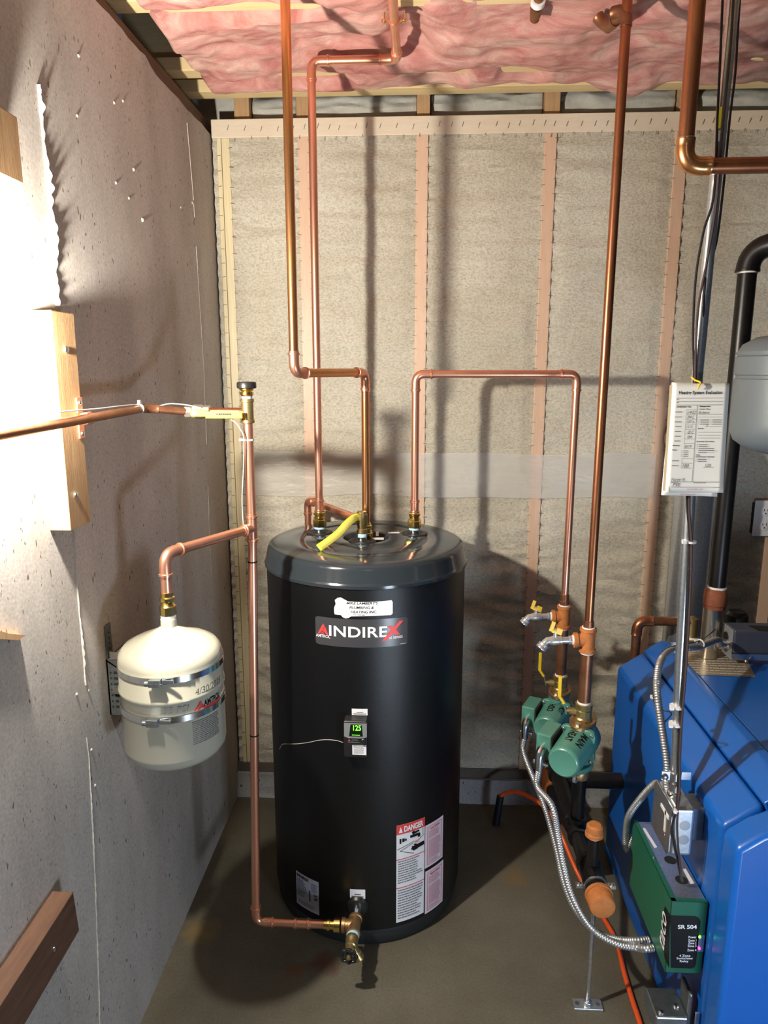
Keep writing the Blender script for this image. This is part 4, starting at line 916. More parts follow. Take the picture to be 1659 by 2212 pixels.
    build('stem', MB().lathe(st_, sdir, [(.018, .0100), (.034, .0095), (.035, .0060), (.046, .0055)], 14), 'dull_brass', iv)
    s0 = st_ + sdir*.040
    k0 = s0 + sdir*.004; k1 = k0 + sdir*.004 + UP*.026 - ax*.002; k2 = k1 + sdir*.018 + UP*.018; k3 = k2 + UP*.050
    k1 = k0 + UP*.020 + sdir*.006; k2 = k1 + UP*.018 + sdir*.014; k3 = k2 + UP*.058
    wv = sdir.cross(UP).normalized()
    def slab(p, q, w_, t_): 
        dd_ = (q - p); return MB().obox((p+q)/2, dd_/2, wv*w_, dd_.normalized().cross(wv)*t_)
    build('lever_arm', slab(k0 - UP*.008, k1, .0060, .0011), 'steel_bright', iv, smooth=False)
    m_ = slab(k1, k2 + UP*.002, .0066, .0036); b2_ = slab(k2, k3, .0066, .0046); m_.add(b2_.v, b2_.f)
    build('lever_grip', m_, 'yellow_plastic', iv, smooth=False, bevel=.002)
    # --- circulator
    zc_ = face.z + .004
    pm = thing('circulator_pump', 'green circulator pump with %s written across it in black marker' % who, 'pump', (HX, yy, zc_), 'green circulator pumps')
    vc = Vector((HX, yy, zc_)); ml = (Vector((face.x, face.y, 0)) - Vector((HX, yy, 0))).length
    build('volute', MB().lathe(vc, ax, [(-.034, .028), (-.030, .038), (-.020, .045), (.012, .047), (.022, .046), (.028, .042)], 36).lathe((HX, yy, 0), (0, 0, 1), [(zc_ - .07, .026), (zc_ - .04, .028), (zc_ + .04, .028), (zfl - .018, .025)], 24), 'pump_green', pm)
    build('flange', oval(zfl - .019, zfl - .006, .056, .033), 'pump_green', pm, bevel=.002)
    build('flange', oval(zc_ - .082, zc_ - .068, .056, .033), 'pump_green', pm, bevel=.002)
    for sgn in (1, -1):
        m_ = MB(); c_ = Vector((HX, yy, 0)) + ax*.042*sgn
        bolt_mesh(m_, c_ + UP*(zfl + .006), (0, 0, 1), .0075, .007); m_.lathe(c_, (0, 0, 1), [(zfl - .034, .0042), (zfl + .006, .0042)], 10); bolt_mesh(m_, c_ + UP*(zfl - .030), (0, 0, 1), .0072, .010)
        build('flange_bolt', m_, 'galvanized', pm, smooth=False)
        m_ = MB(); bolt_mesh(m_, c_ + UP*(zc_ - .108), (0, 0, 1), .0075, .009); m_.lathe(c_, (0, 0, 1), [(zc_ - .10, .0042), (zc_ - .06, .0042)], 10)
        build('flange_bolt', m_, 'galvanized', pm, smooth=False)
    # square motor plate with four ears
    pl = vc + ax*.030; up2 = UP; poly = []
    for i in range(32):
        aa = 2*PI*i/32 + PI/4; rr = .051 + .009*math.cos(4*(aa - PI/4)); poly.append(pl + (side*math.cos(aa) + up2*math.sin(aa))*rr)
    build('motor_plate', MB().prism(poly, ax*.014), 'pump_green', pm, bevel=.002)
    for i in range(4):
        aa = PI/4 + i*PI/2; screw(pm, pl + (side*math.cos(aa) + up2*math.sin(aa))*.052 + ax*.0145, ax, .0048, 'zinc_dark')
    build('motor_can', MB().lathe(vc, ax, [(.042, .0465), (.046, .0460), (ml - .012, .0415), (ml - .006, .0405), (ml - .002, .0380), (ml, .0345), (ml - .0012, .0325), (ml - .0012, .001)], 48), 'pump_green', pm)
    # terminal box on the side
    tb = vc + side*.068 + ax*(ml*.45 + .006) + UP*.006; hx_ = .036
    build('terminal_box', MB().prism([tb - ax*.046 - side*.022 - UP*.03, tb + ax*.036 - side*.022 - UP*.03, tb + ax*.036 - side*.022 + UP*.034, tb - ax*.046 - side*.022 + UP*.034], side*.042), 'pump_green', pm, smooth=False, bevel=.004)
    build('box_gap', MB().obox(tb - side*.0235 + UP*.010, ax*.040, side*.002, UP*.022), 'dark_slot', pm, smooth=False)
    cn = tb + ax*.036 + side*.000 - UP*.004
    m_ = MB().tube([cn, cn + ax*.012, cn + ax*.020 - UP*.006, cn + ax*.023 - UP*.018, cn + ax*.023 - UP*.050], [.0105, .0115, .0115, .0110, .0105], 16)
    m_.obox(cn + ax*.012 - UP*.038, side*.020, ax*.004, UP*.004)
    build('conduit_elbow', m_, 'steel_bright', pm)
    for s_ in (-1, 1): screw(pm, cn + ax*.016 - UP*.038 + side*.015*s_, ax, .0045)
    # marker lettering on the can
    for (word, a0, a1, t0, t1) in words:
        def fw(u, v, a0=a0, a1=a1, t0=t0, t1=t1):
            aa = math.radians(a0 + (a1-a0)*v); tt = t0 + (t1-t0)*u; rr = .0462 - (.0045)*max(0, (tt - .046))/(ml - .058)
            return vc + ax*tt + (side*math.cos(aa) + UP*math.sin(aa))*(rr + .0008)
        put_text(word, fw, 'ink_black', pm, bold=.03)
    return cn + ax*.023 - UP*.048, ax, side, vc, zc_
def face_at(px, row, yy): return P(px, row, y=yy)
endE, axE, sdE, vcE, zcE = riser(1.775, 1262, (1356, 1383, 1408, 1558), [('MAIN', 112, 136, .052, .112), ('HEAT', 72, 97, .056, .112)], 'MAIN HEAT', None, face_at(1216, 1652, 1.645), None)
endD, axD, sdD, vcD, zcD = riser(2.080, 1217, (1308, 1332, 1356, 1493), [('HOT', 112, 134, .052, .092), ('H2O', 72, 97, .060, .106)], 'HOT H2O', None, face_at(1180, 1580, 1.950), None)

# ================================================================== BLACK IRON HEADER
HZ = .352; HR = .0242
hd = thing('iron_header', 'black iron header pipe under the pumps ending in a rust orange cap', 'pipe', (HX, 1.8, HZ))
yc = P(1300, 1958, x=HX).y; yE = yc + .02
build('pipe', MB().tube([(HX, yc + .02, HZ), (HX, 2.14, HZ)], HR, 28), 'black_iron', hd)
build('tee', MB().lathe((HX, 1.60, HZ), (0, 1, 0), [(-.045, HR + .003), (-.044, HR + .006), (-.03, HR + .006), (-.028, HR + .003), (.028, HR + .003), (.03, HR + .006), (.044, HR + .006), (.045, HR + .003)], 28), 'black_iron', hd)
build('end_cap', MB().lathe((HX, yc - .012, HZ), (0, 1, 0), [(0, .022), (.002, .0285), (.006, .0305), (.036, .0305), (.037, .0330), (.046, .0330), (.047, HR)], 36), 'rust_iron', hd)
for yy, zz in ((1.775, zcE - .085), (2.080, zcD - .085)):
    pipe(hd, (HX, yy, HZ), (HX, yy, zz), .0185, 'black_iron')
    build('reducing_tee', MB().lathe((HX, yy, HZ), (0, 1, 0), [(-.042, HR), (-.041, HR + .006), (-.03, HR + .006), (-.027, HR + .003), (.027, HR + .003), (.03, HR + .006), (.041, HR + .006), (.042, HR)], 28).lathe((HX, yy, HZ), (0, 0, 1), [(0, .023), (.030, .023), (.031, .026), (.042, .026), (.043, .020)], 24), 'black_iron', hd)
    build('union', MB().lathe((HX, yy, 0), (0, 0, 1), [(zz - .034, .0190), (zz - .030, .0240), (zz - .010, .0240), (zz - .004, .0205), (zz, .0200)], 10), 'bronze', hd)
pipe(hd, (HX, 1.598, HZ), (HX, 1.598, P(1284, 1806, y=1.598).z), .0140, 'black_iron')
zr = P(1284, 1806, y=1.598).z
build('riser_tape', MB().lathe((HX, 1.598, 0), (0, 0, 1), [(zr - .004, .0152), (zr + .003, .0152)], 20), 'pipe_tape', hd)
build('riser_cap', MB().lathe((HX, 1.598, 0), (0, 0, 1), [(zr, .0195), (zr + .002, .0222), (zr + .009, .0222), (zr + .011, .0205), (zr + .028, .0195), (zr + .033, .0150), (zr + .034, .001)], 32), 'rust_iron', hd)
pipe(hd, (HX, 2.02, HZ), (.634, 2.02, HZ), HR, 'black_iron')
# --- stand with split ring and floor flange
sdn = thing('pipe_stand', 'galvanized split ring stand with a thin rod propping the iron header off the floor', 'pipe stand', (HX, 1.552, 0))
ys = P(1283, 1915, x=HX).y - .012
build('split_ring', MB().lathe((HX, ys, HZ), (0, 1, 0), [(-.009, HR + .001), (-.009, HR + .0045), (.009, HR + .0045), (.009, HR + .001), (-.009, HR + .001)], 32, cap=False).obox((HX - .038, ys, HZ), (.010, 0, 0), (0, .008, 0), (0, 0, .003)).obox((HX + .038, ys, HZ), (.010, 0, 0), (0, .008, 0), (0, 0, .003)), 'galvanized', sdn)
for s_ in (-1, 1): screw(sdn, (HX + s_*.040, ys, HZ + .003), (0, 0, 1), .006)
build('rod', MB().tube([(HX, ys, HZ - HR - .002), (HX, ys, .012)], .0050, 12), 'galvanized', sdn)
build('floor_flange', MB().box((HX - .037, ys - .016, .0), (HX + .037, ys + .016, .007)).lathe((HX, ys, 0), (0, 0, 1), [(.006, .012), (.016, .0105), (.017, .006)], 20), 'galvanized', sdn, smooth=False, bevel=.0015)
for s_ in (-1, 1): build('bolt_hole', MB().lathe((HX + s_*.026, ys, .0072), (0, 0, 1), [(0, .0060), (.0004, .0060)], 16), 'zinc_dark', sdn)
# --- second, lower black pipe with a rusty elbow against the back wall
lp = thing('return_pipe', 'black return pipe starting from a rusty elbow low against the back wall', 'pipe', (.415, 2.2, .25))
c0 = P(1180, 1684, y=2.30)
elb = MB(); elbow_mesh(elb, c0, (.25, .1, .97), (.20, -1, -.05), .030, 'solder', leg=.05); build('elbow', elb, 'rust_iron', lp)
pipe(lp, c0 + Vector((.008, -.045, -.002)), Vector((c0.x + .05, 1.96, c0.z - .012)), .0235, 'black_iron')
build('thread_tape', MB().lathe(c0 + Vector((.010, -.050, -.003)), (.20, -1, -.05), [(0, .027), (.005, .027)], 24), 'pipe_tape', lp)
g0_ = P(1205, 1715, y=2.02); g1_ = P(1213, 1692, y=2.02)
build('lever_grip', MB().obox((g0_+g1_)/2, (g1_-g0_)/2, (.006, 0, .003), (0, .002, 0)), 'yellow_plastic', lp, smooth=False, bevel=.0015)
q = P(1182, 1790, z=.008)
# --- orange hose and its black sleeve
sl0 = P(1071, 1781, z=0); sl1 = P(1081, 1720, y=sl0.y + .01)
sv = tag(build('floor_sleeve', MB().tube([sl0, sl1], [.0135, .0130], 20), 'hose_sleeve'), 'short black sleeve standing out of the floor by the concrete curb', 'sleeve')
hp = [sl1 + (sl0 - sl1)*.3, sl1 + Vector((.004, 0, .002))] + [P(a, b_, y=yy) for a, b_, yy in ((1095, 1712, sl1.y - .005), (1118, 1711, 2.27), (1145, 1722, 2.23), (1175, 1743, 2.17))]
z_h = hp[-1].z
hp += [Vector((P(1200, 1770, z=.14).x, 2.08, .14)), Vector((.505, 1.98, .06)), Vector((.545, 1.90, .012)), P(1330, 2030, z=.0075), P(1348, 2100, z=.0075), P(1366, 2160, z=.0075), P(1383, 2212, z=.0075), P(1389, 2236, z=.0075)]
tag(build('orange_hose', MB().tube(catmull(hp, 10), .0068, 12), 'orange_hose'), 'orange tube arching out of the black sleeve and along the floor beside the boiler', 'hose')

# ================================================================== BOILER
BX = .635; BY0, BY1 = 1.275, 2.150
bo = thing('boiler', 'blue steel boiler jacket with chamfered shoulders standing on the floor', 'boiler', (.95, 1.7, 0))
XR = 1.42; YS = 1.345
A = (BX, .004); Bp = (BX, .672); T0 = (.762, .762); mid = (BX + (.762-BX)*.60, .672 + .09*.60)
ex = lambda poly, y0, y1: MB().prism([(x, y0, z) for x, z in poly], (0, y1-y0, 0))
build('side_jacket', ex([A, Bp, mid, (mid[0] + .02, mid[1] - .05), (BX + .06, .05), (BX + .06, .004)], YS, BY1), 'boiler_blue', bo, bevel=.012, bseg=4)
build('shoulder_strip', ex([(mid[0] + .0015, mid[1] + .0012), (.752, .757), (.764, .7625), (.785, .7625), (.785, .70), (mid[0] + .03, .66)], YS, BY1 - .002), 'boiler_blue', bo, bevel=.003)
build('top_panel', MB().box((.788, YS, .60), (XR, BY1, .7585)), 'boiler_blue', bo, smooth=False, bevel=.003)
fr = [(BX - .001, .004), (BX - .001, .668), (BX + .045, .702), (.775, .745), (XR, .745), (XR, .004)]
build('front_cover', ex(fr, BY0, YS - .0015), 'boiler_blue', bo, bevel=.012, bseg=5)
build('core', MB().box((BX + .03, YS, .01), (XR - .01, BY1 - .004, .66)), 'dark_slot', bo, smooth=False)
# printed sheet stuck on the top panel
zt_ = .7592
c4 = [P(1437, 1394, z=zt_), P(1504, 1457, z=zt_), P(1632, 1463, z=zt_), P(1600, 1394, z=zt_)]
lf = lambda u, v: (c4[1].lerp(c4[2], u)).lerp(c4[0].lerp(c4[3], u), v)
sh = build('instruction_sheet', MB().grid(4, 4, lf), 'foil_label', bo, smooth=False)
strips(lambda u, v: lf(u, v) + UP*.0004, para(.03, .97, .97, .03, 12, .18, .05), 'paper', sh, n=2)
# control box on top
q = P(1578, 1427, z=.775)
ct = thing('boiler_control', 'dark grey control box with bare metal end plate mounted on top of the boiler', 'control box', (q.x, q.y, .76))
zt1_ = P(1580, 1362, y=q.y).z; yb_ = q.y + .072
build('end_plate', MB().box((q.x, q.y + .002, .778), (q.x + .003, yb_, zt1_ - .001)), 'control_side', ct, smooth=False, bevel=.001)
build('cover', MB().box((q.x + .003, q.y, .795), (q.x + .34, yb_, zt1_)), 'control_grey', ct, smooth=False, bevel=.006, bseg=3)
build('base_pan', MB().box((q.x + .003, q.y + .001, .776), (q.x + .34, yb_, .795)), 'galvanized', ct, smooth=False, bevel=.001)
build('rubber_plug', MB().lathe((q.x, yb_ - .030, .778 + (zt1_-.778)*.60), (-1, 0, 0), [(0, .016), (.003, .015), (.004, .009), (.004, .001)], 20), 'rubber_black', ct)
screw(ct, (q.x + .058, q.y, .784), (0, -1, 0), .006)
build('caution_plate', MB().prism([(q.x + .07, yb_ - .07, zt1_ + .0002), (q.x + .12, yb_ - .075, zt1_ + .0002), (q.x + .14, yb_ - .03, zt1_ + .0002), (q.x + .06, yb_ - .03, zt1_ + .0002)], (0, 0, .0006)), 'ink_black', ct, smooth=False)
build('standoff', MB().lathe((q.x + .06, q.y + .03, 0), (0, 0, 1), [(.7605, .010), (.777, .010)], 16), 'nickel', ct)
build('standoff', MB().lathe((q.x + .28, q.y + .03, 0), (0, 0, 1), [(.7605, .010), (.777, .010)], 16), 'nickel', ct)
ctl_in = Vector((q.x - .004, q.y + .026, .778 + (zt1_-.778)*.42))
build('conduit_connector', MB().lathe(ctl_in + Vector((.004, 0, 0)), (-1, -.05, -.05), [(0, .016), (.006, .016), (.007, .012), (.018, .012), (.019, .0145), (.026, .0145)], 16), 'steel_bright', ct)
t = thing('vent_cap', 'rounded black cap behind the control box on the boiler', 'cap', P(1590, 1335, y=2.07))
q_ = P(1593, 1320, y=2.088); build('dome', MB().lathe((q_.x, 2.088, .762), (0, 0, 1), [(0, .034), (.05, .034), (q_.z - .762 - .010, .032), (q_.z - .762, .024), (q_.z - .760, .001)], 28), 'rubber_black', t)

# --- pipes standing behind and above the boiler
t = thing('supply_pipe', 'black iron supply pipe with a top elbow and a rusty coupling above the boiler', 'pipe', (.873, 2.04, .76))
bx_, by_ = .872, 2.035
zc1 = P(1548, 1290, y=by_).z; ze = P(1612, 535, y=by_).z
build('nickel_nipple', MB().lathe((bx_ - .008, by_, 0), (0, 0, 1), [(.7605, .0245), (zc1 - .02, .0245)], 28), 'nickel', t)
build('coupling', MB().lathe((bx_ - .002, by_, 0), (0, 0, 1), [(zc1 - .034, .024), (zc1 - .032, .0310), (zc1 - .022, .0310), (zc1 - .020, .0330), (zc1 + .020, .0315), (zc1 + .022, .0300), (zc1 + .028, .026)], 32), 'rust_dark', t)
build('thread_tape', MB().lathe((bx_, by_, 0), (0, 0, 1), [(zc1 + .027, .0262), (zc1 + .034, .0262)], 28), 'pipe_tape', t)
pipe(t, (bx_, by_, zc1), (bx_, by_, ze - .03), .0242, 'black_iron', 28)
elb = MB(); elbow_mesh(elb, Vector((bx_, by_, ze)), (0, 0, -1), (.80, -.58, .05), .0262, 'solder', leg=.062); build('elbow', elb, 'black_iron', t)
build('thread_tape', MB().lathe((bx_, by_, ze - .066), (0, 0, 1), [(0, .0258), (.006, .0258)], 28), 'pipe_tape', t)
build('thread_tape', MB().lathe(Vector((bx_, by_, ze)) + Vector((.80, -.58, .05)).normalized()*.061, (.80, -.58, .05), [(0, .0258), (.005, .0258)], 28), 'pipe_tape', t)
pipe(t, Vector((bx_, by_, ze)) + Vector((.80, -.58, .05)).normalized()*.05, Vector((bx_, by_, ze)) + Vector((.80, -.58, .05)).normalized()*.40, .0242, 'black_iron', 28)
t = thing('flue_pipe', 'shiny galvanized flue pipe rising behind the boiler and turning into the back wall', 'flue', (.88, 2.29, .5))
fx_, fy_ = .882, 2.285
pts = [Vector((fx_, fy_, .45)), Vector((fx_, fy_, 1.30))] + [Vector((fx_, fy_ + .07*(1-math.cos(a)), 1.30 + .07*math.sin(a))) for a in (.3, .6, .9, 1.2, PI/2)] + [Vector((fx_, YB - .012, 1.372))]
build('flue', MB().tube(pts, .062, 40), 'galvanized', t)
t = thing('copper_pipe', 'dull copper pipe bent over the back of the boiler to a brass bushing', 'pipe', (.70, 2.14, .8))
p1 = P(1377, 1341, y=2.182); p2 = P(1497, 1341, y=2.182)
run(t, [Vector((p1.x, 2.182, .55)), Vector((p1.x, 2.182, p1.z)), Vector((p2.x, 2.182, p1.z))], .0143, 'copper_brown', 'solder', 'copper_old')
build('bushing', MB().lathe((p2.x, 2.182, 0), (0, 0, 1), [(.70, .0245), (p1.z - .058, .0245), (p1.z - .056, .0215), (p1.z - .040, .0180), (p1.z + .012, .0180), (p1.z + .014, .012), (p1.z + .020, .001)], 24), 'dull_brass', t)
build('bushing_tape', MB().lathe((p2.x, 2.182, 0), (0, 0, 1), [(p1.z - .054, .0222), (p1.z - .048, .0200)], 24), 'pipe_tape', t)
# --- grey expansion tank at the edge
gx = P(1592, 860, y=1.66).x; GR = .140
t = thing('steel_tank', 'ribbed grey steel expansion tank hanging in front of the black supply pipe', 'tank', (gx + GR, 1.66, 1.45))
za_, zb_ = P(1640, 712, y=1.60).z, P(1640, 992, y=1.60).z; H = za_ - zb_
pr = [(0, .001), (.004, .06), (.016, .105), (.034, GR - .010), (.055, GR - .001), (.075, GR), (H*.62, GR), (H*.63, GR - .003), (H*.65, GR - .003), (H*.66, GR), (H*.80, GR), (H*.81, GR - .003), (H*.83, GR - .003), (H*.84, GR), (H - .05, GR), (H - .028, GR - .012), (H - .012, GR - .04), (H - .002, .03), (H + .01, .018), (H + .06, .018)]
build('shell', MB().lathe((gx + GR, 1.66, zb_), (0, 0, 1), pr, 64), 'grey_tank', t)
pipe(t, (gx + GR, 1.66, zb_ + H + .03), (gx + GR, 1.66, ze + .06), .0135, 'black_iron', name='hanger_pipe')
# --- outlet
o0_ = P(1630, 1080, y=YB - .006); o1_ = P(1628, 1157, y=YB - .006)
t = thing('wall_outlet', 'white duplex outlet plate on the insulated wall behind the boiler', 'outlet', (o0_.x + .035, YB, o1_.z))
build('plate', MB().box((o0_.x, YB - .016, o1_.z), (o0_.x + .072, YB - .010, o0_.z)), 'outlet_white', t, smooth=False, bevel=.002)
build('back_box', MB().box((o0_.x - .003, YB - .0112, o1_.z + .01), (o0_.x + .070, YB + .03, o0_.z - .01)), 'dark_slot', t, smooth=False)
for zz in (.30, .70):
    c_ = Vector((o0_.x + .036, YB - .0165, o1_.z + (o0_.z - o1_.z)*zz))
    rc = build('receptacle', MB().lathe(c_, (0, -1, 0), [(0, .0165), (.0012, .0165), (.0016, .0155), (.0016, .001)], 28), 'outlet_white', t)
    for dx in (-.006, .006): build('slot', MB().box((c_.x + dx - .001, c_.y - .0022, c_.z + .001), (c_.x + dx + .001, c_.y - .0014, c_.z + .009)), 'dark_slot', rc, smooth=False)
    build('ground_hole', MB().lathe(c_ + Vector((0, -.0015, -.007)), (0, -1, 0), [(0, .0024), (.0006, .0024)], 12), 'dark_slot', rc)

# ================================================================== RELAY BOX, JUNCTION BOX, CONDUITS, CABLES
GX0, GX1 = .553, BX - .0045; GY0, GY1 = 1.365, 1.648; GZ0, GZ1 = .293, .474
rb = thing('relay_box', 'green switching relay box with a black SR 504 label on the side of the boiler', 'relay box', (.6, 1.36, GZ0))
build('cover', MB().box((GX0, GY0, GZ0), (GX0 + .0025, GY1, GZ1)).box((GX0, GY0, GZ0), (GX1, GY0 + .0025, GZ1)).box((GX0, GY0, GZ0), (GX1, GY1, GZ0 + .0025)).box((GX0, GY0, GZ1 - .0025), (GX0 + .012, GY1, GZ1)).box((GX0, GY0, GZ1 - .0025), (GX1, GY0 + .012, GZ1)), 'relay_green', rb, smooth=False, bevel=.001)
build('chassis', MB().box((GX0 + .004, GY0 + .006, GZ0 + .004), (GX1, GY1 - .002, GZ1 - .004)), 'galvanized', rb, smooth=False)
fg = lambda u, v: P(1448 + (1536-1448)*u, 1945 + (2112-1945)*(1-v), y=GY0 - .0006)
def gf(px, row, o_=.0006): 
    p = P(px, row, y=GY0); return Vector((min(p.x, GX1), GY0 - o_, p.z))
mb = MB(); mb.add([gf(1448, 1977), gf(1503, 1979), gf(1510, 1983), gf(1513, 1990), gf(1503, 2082), gf(1500, 2089), gf(1494, 2092), gf(1449, 2090)], [tuple(range(8))]); lbk = build('face_label', mb, 'ink_black', rb, smooth=False)
sideL = lambda px, row, o_=.0006: (lambda p: Vector((GX0 - o_, p.y, p.z)))(P(px, row, x=GX0))
mb = MB(); mb.add([sideL(1448, 1977), sideL(1437, 1957), sideL(1432, 1975), sideL(1432, 2040), sideL(1436, 2070), sideL(1446, 2092)], [tuple(range(6))]); build('side_label', mb, 'ink_black', rb, smooth=False)
def fbox(s, a, b, c, d, m='ink_white', bold=.02, shear=0.0):
    p00 = gf(a, d, .0011); p10 = gf(c, d, .0011); p01 = gf(a, b, .0011); p11 = gf(c, b, .0011)
    return put_text(s, lambda u, v: p00.lerp(p10, u).lerp(p01.lerp(p11, u), v), m, rb, bold=bold, shear=shear)
fbox('SR 504', 1464, 1997, 1505, 2006, bold=.03)
for s, r_, a in (('Power', 2022, 1487), ('Zone 1', 2029, 1486), ('Zone 2', 2035, 1486), ('Zone 3', 2041, 1485), ('Zone 4', 2050, 1484)): fbox(s, a, r_ - 1, 1504, r_ + 4)
fbox('4 Zone', 1467, 2061, 1491, 2066); fbox('Switching', 1461, 2067, 1496, 2073); fbox('Relay', 1468, 2073, 1487, 2079)
s00 = sideL(1438, 2058, .0011); s10 = sideL(1444, 2000, .0011)
put_text('taco', lambda u, v: Vector((GX0 - .0011, (1.378 + .034*v), .335 + .085*u)), 'ink_white', rb, bold=.01, shear=.3)
mb = MB(); mb.add([gf(1506, 2020), gf(1530, 2020), gf(1527, 2056), gf(1502, 2056)], [(0, 1, 2, 3)]); build('lamp_slot', mb, 'galvanized', rb, smooth=False)
for a, r_, m_ in ((1511, 2023, 'led_green'), (1510, 2048, 'led_magenta')):
    q = gf(a, r_, .0005); build('lamp', MB().lathe(q, (0, -1, 0), [(0, .0030), (.002, .0028), (.0038, .001)], 12), m_, rb)
for a, b_ in ((1448, 1858), (1472, 1901)):
    q = P(a, b_, z=GZ1 - .004); build('knockout', MB().lathe((q.x, q.y, GZ1 - .0035), (0, 0, 1), [(0, .0135), (.0005, .0135)], 24), 'dark_slot', rb)
for c4_ in (((1388, 1790), (1393, 1788), (1420, 1830), (1414, 1832)), ((1475, 1878), (1481, 1876), (1500, 1908), (1492, 1910))):
    mb = MB(); mb.add([P(a, b_, z=GZ1 - .0034) for a, b_ in c4_], [(0, 1, 2, 3)]); build('wire_sticker', mb, 'sticker_white', rb, smooth=False)
screw(rb, P(1413, 1853, z=GZ1), (0, 0, 1), .0035)
# junction box with its cover plate facing the heater
JX0, JX1 = .553, .603; JY0, JY1 = 1.402, 1.512; JZ0, JZ1 = .556, .672
jb = thing('junction_box', 'square steel junction box with a T on its cover above the green relay box', 'junction box', (.58, 1.45, JZ0))
build('box', MB().box((JX0 + .002, JY0, JZ0), (JX1, JY1, JZ1)), 'galvanized', jb, smooth=False, bevel=.008, bseg=4)
cvp = []
build('cover_plate', MB().prism([(JX0, JY0 - .002, JZ0 + .012), (JX0, JY0 + .010, JZ0 - .002), (JX0, JY1 + .002, JZ0 - .002), (JX0, JY1 + .002, JZ1 - .008), (JX0, JY1 - .008, JZ1 + .002), (JX0, JY0 - .002, JZ1 + .002)], (-.0022, 0, 0)), 'galvanized', jb, smooth=False)
for zz in (.35, .65): build('knockout', MB().lathe(((JX0+JX1)/2 + .004, JY0 - .0004, JZ0 + (JZ1-JZ0)*zz), (0, 1, 0), [(0, .0115), (.0006, .0115)], 24), 'steel_bright', jb)
mb = MB()
for a, b_, w_ in (((1.432, .600), (1.432, .640), .004), ((1.418, .640), (1.460, .640), .004)):
    mb.box((JX0 - .0035, a[0] - .004, a[1] - .004), (JX0 - .0022, b_[0] + .004, b_[1] + .004))
build('switch_mark', mb, 'plastic_white', jb, smooth=False)
for zz in (JZ0 + .03, JZ1 - .03): screw(jb, (JX0 - .002, JY0 + .03, zz), (-1, 0, 0), .0035)
build('mount_plate', MB().box((JX1 - .001, JY0 + .03, JZ0 + .02), (BX - .001, JY1 - .02, JZ1 - .02)), 'zinc_dark', jb, smooth=False)
# EMT conduit up to the ceiling
em = thing('steel_conduit', 'thin steel conduit pole from the junction box up through the ceiling', 'conduit', (.572, 1.45, JZ1))
e0 = P(1458, 1690, y=1.452); e1 = P(1506, 815, y=1.462); e2 = P(1590, -60, y=1.475)
ez0 = Vector((e0.x, e0.y, JZ1)); 
build('tube', MB().tube([ez0, e0, P(1470, 1420, y=1.455), P(1488, 1120, y=1.458), e1, P(1540, 450, y=1.468), e2, e2 + (e2 - e1).normalized()*.25], .0110, 18), 'galvanized', em)
zcp = P(1458, 1675, y=1.45)
build('strap_clamp', MB().lathe((zcp.x, 1.45, zcp.z), (0, 0, 1), [(-.009, .0115), (-.008, .013), (.008, .013), (.009, .0115)], 20).obox((zcp.x - .022, 1.445, zcp.z + .002), (.009, 0, 0), (0, .0015, 0), (0, 0, .010)).obox((zcp.x + .024, 1.45, zcp.z), (.010, 0, 0), (0, .0015, 0), (0, 0, .009)), 'steel_bright', em)
screw(em, (zcp.x - .024, 1.443, zcp.z), (0, -1, 0), .0075)
build('connector', MB().lathe((ez0.x, 1.452, JZ1), (0, 0, 1), [(-.002, .013), (.004, .015), (.010, .015), (.012, .0125), (.032, .0125)], 18), 'steel_bright', em)
# two dark cables tied along it
def cable(pxs, m, lab, r=.0024):
    return tag(build('control_cable', MB().tube(catmull([P(a, b_, y=yy) for a, b_, yy in pxs], 8), r, 8), m), lab, 'cable')
c1 = cable([(1562, -30, 1.465), (1556, 120, 1.46), (1550, 250, 1.458), (1542, 420, 1.452), (1520, 500, 1.45), (1503, 600, 1.45), (1497, 720, 1.45), (1499, 820, 1.45), (1492, 960, 1.45), (1484, 1080, 1.444), (1490, 1170, 1.440), (1486, 1300, 1.440), (1482, 1400, 1.438), (1474, 1500, 1.438), (1466, 1620, 1.436), (1464, 1700, 1.434), (1461, 1750, 1.395), (1452, 1790, 1.392), (1462, 1850, 1.40), (1472, 1902, 1.415)], 'cable_black', 'black low-voltage cable looping away from the conduit above the paper tag')
c2 = cable([(1586, -30, 1.452), (1578, 100, 1.452), (1568, 200, 1.45), (1556, 330, 1.45), (1546, 450, 1.448), (1528, 560, 1.447), (1509, 660, 1.447), (1503, 760, 1.447), (1500, 900, 1.445), (1489, 1080, 1.440), (1494, 1180, 1.437), (1489, 1330, 1.436), (1481, 1460, 1.435), (1470, 1600, 1.433), (1468, 1700, 1.430), (1464, 1752, 1.39), (1463, 1800, 1.388), (1468, 1860, 1.395), (1474, 1904, 1.412)], 'cable_brown', 'brown low-voltage cable tied along the front of the steel conduit')
c3 = cable([(1600, -30, 1.485), (1594, 60, 1.485), (1588, 160, 1.485), (1576, 260, 1.484), (1563, 400, 1.482), (1548, 520, 1.48), (1532, 570, 1.47), (1522, 620, 1.455), (1517, 760, 1.46), (1512, 830, 1.47)], 'cable_black', 'black cable running behind the conduit up to the ceiling')
build('wire_label', MB().tube([P(1558, 232, y=1.457), P(1555, 278, y=1.457)], .0042, 10), 'yellow_tag', c1)
build('tape_wrap', MB().tube([P(1556, 282, y=1.457), P(1553, 306, y=1.457)], .0040, 10), 'plastic_white', c1)
